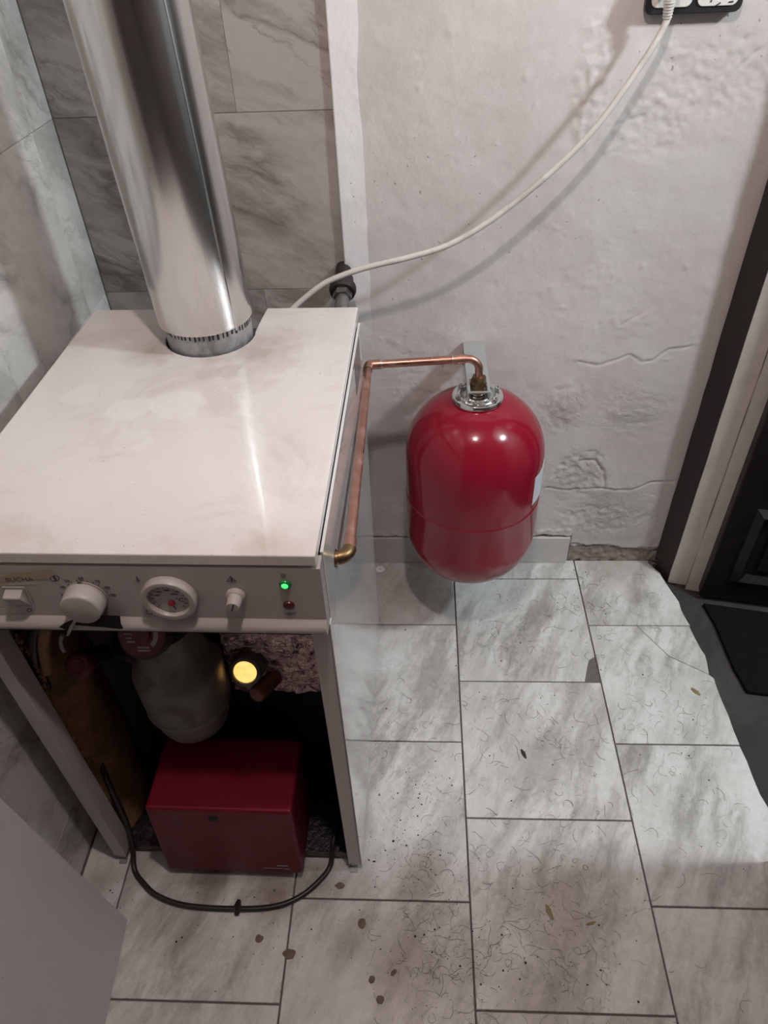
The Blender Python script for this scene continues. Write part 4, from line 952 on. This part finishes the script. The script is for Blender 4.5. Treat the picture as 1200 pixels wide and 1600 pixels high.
flake('dirt_flake', M['flake'], 566, 1443, 0.0078, 4, 'brown flake just below the tile joint by the boiler', 'flake', asp=1.3)
flake('dirt_flake', M['flake'], 581, 1531, 0.006, 5, 'tiny brown flake low in the tile, left of its neighbour', 'flake')
flake('dirt_flake', M['flake'], 594, 1562, 0.007, 6, 'lowest brown flake near the bottom edge of the photo', 'flake')
flake('dirt_flake', M['flake'], 615, 1520, 0.007, 7, 'brown flake amid hairs in the lower left tile', 'flake', asp=0.6, ang=0.8)
flake('dry_leaf', M['leaf'], 1087, 1081, 0.0115, 8, 'olive dry leaf curl on the cracked tile', 'leaf', asp=0.5, ang=-0.9)
flake('dry_leaf', M['leaf'], 858, 1425, 0.0130, 9, 'dark dry leaf amid hairs in the middle floor tile', 'leaf', asp=0.42, ang=1.9)
flake('dry_leaf', M['leaf'], 923, 1443, 0.009, 10, 'thin pale leaf scrap right of the dark dry leaf', 'leaf', asp=0.3, ang=0.3)
flake('dirt_flake', M['crumb'], 818, 1178, 0.011, 12, 'black scrap of lint in the middle of the floor', 'lint', asp=0.45, ang=1.9)

# uncountable crumbs and hairs on the tiles
r = random.Random(21)
clusters = [(640, 1240, 0.05, 170), (600, 1330, 0.04, 60), (660, 1350, 0.05, 90), (640, 1060, 0.10, 60), (850, 1140, 0.10, 70), (930, 930, 0.08, 50), (1020, 1080, 0.09, 60), (860, 1430, 0.10, 80), (720, 1500, 0.06, 80), (640, 1520, 0.10, 90), (900, 1540, 0.10, 60), (1080, 1230, 0.09, 30), (480, 1370, 0.06, 90), (340, 1385, 0.10, 70), (160, 1400, 0.04, 30), (400, 1500, 0.10, 25), (640, 930, 0.06, 30), (850, 960, 0.10, 60)]
cm = MB()
for u, v, s, n in clusters:
    c = at(u, v, 2, 0.0)
    for _ in range(n):
        x, y = r.gauss(c.x, s), r.gauss(c.y, s)
        if not (-0.72 < x < 0.58 and -0.95 < y < 0.28): continue
        lx = (x-BX); 
        h = r.uniform(0.0004, 0.0011) if r.random() < 0.9 else r.uniform(0.0012, 0.0024); a = r.uniform(0, PI); e = r.uniform(0.6, 1.6)
        ca, sa = math.cos(a)*h*e, math.sin(a)*h
        cm.add([(x+ca, y+sa, 0.0001), (x-sa, y+ca, 0.0001), (x-ca, y-sa, 0.0001), (x+sa, y-ca, 0.0001), (x, y, h*1.1)], [(0, 1, 4), (1, 2, 4), (2, 3, 4), (3, 0, 4), (3, 2, 1, 0)])
o = cm.build('floor_crumbs', M['crumb']); tag(o, 'dark crumbs of soot scattered over the floor tiles', 'crumbs', kind='stuff')
hm = MB()
hcl = [(850, 1140, 0.09, 60), (900, 930, 0.07, 30), (930, 960, 0.05, 24), (1030, 1080, 0.09, 50), (860, 1430, 0.08, 70), (700, 1500, 0.05, 60), (660, 1370, 0.05, 24), (900, 1520, 0.10, 60), (640, 1530, 0.08, 50), (780, 960, 0.06, 24), (650, 1130, 0.07, 24), (1020, 900, 0.05, 14), (840, 1240, 0.10, 40), (1080, 1250, 0.10, 30), (730, 1330, 0.08, 24)]
for u, v, s, n in hcl:
    c = at(u, v, 2, 0.0)
    for _ in range(int(n*1.25)):
        x, y = r.gauss(c.x, s), r.gauss(c.y, s)
        if not (-0.19 < x < 0.575 and -0.95 < y < 0.26): continue
        L = r.uniform(0.006, 0.042); a = r.uniform(0, 2*PI); k = r.gauss(0, 75); p = Vector((x, y, 0.0006)); pts = [p.copy()]
        for i in range(6):
            a += k*L/6 + r.gauss(0, 0.25); p = p + Vector((math.cos(a), math.sin(a), 0))*L/6; p.z = 0.0005+r.uniform(0, 0.0006); pts.append(p.copy())
        hm.tube(pts, r.uniform(0.00015, 0.00034), 3, cap=False)
o = hm.build('floor_hairs', M['hair']); tag(o, 'loose hairs and lint scattered over the floor tiles', 'hairs', kind='stuff')
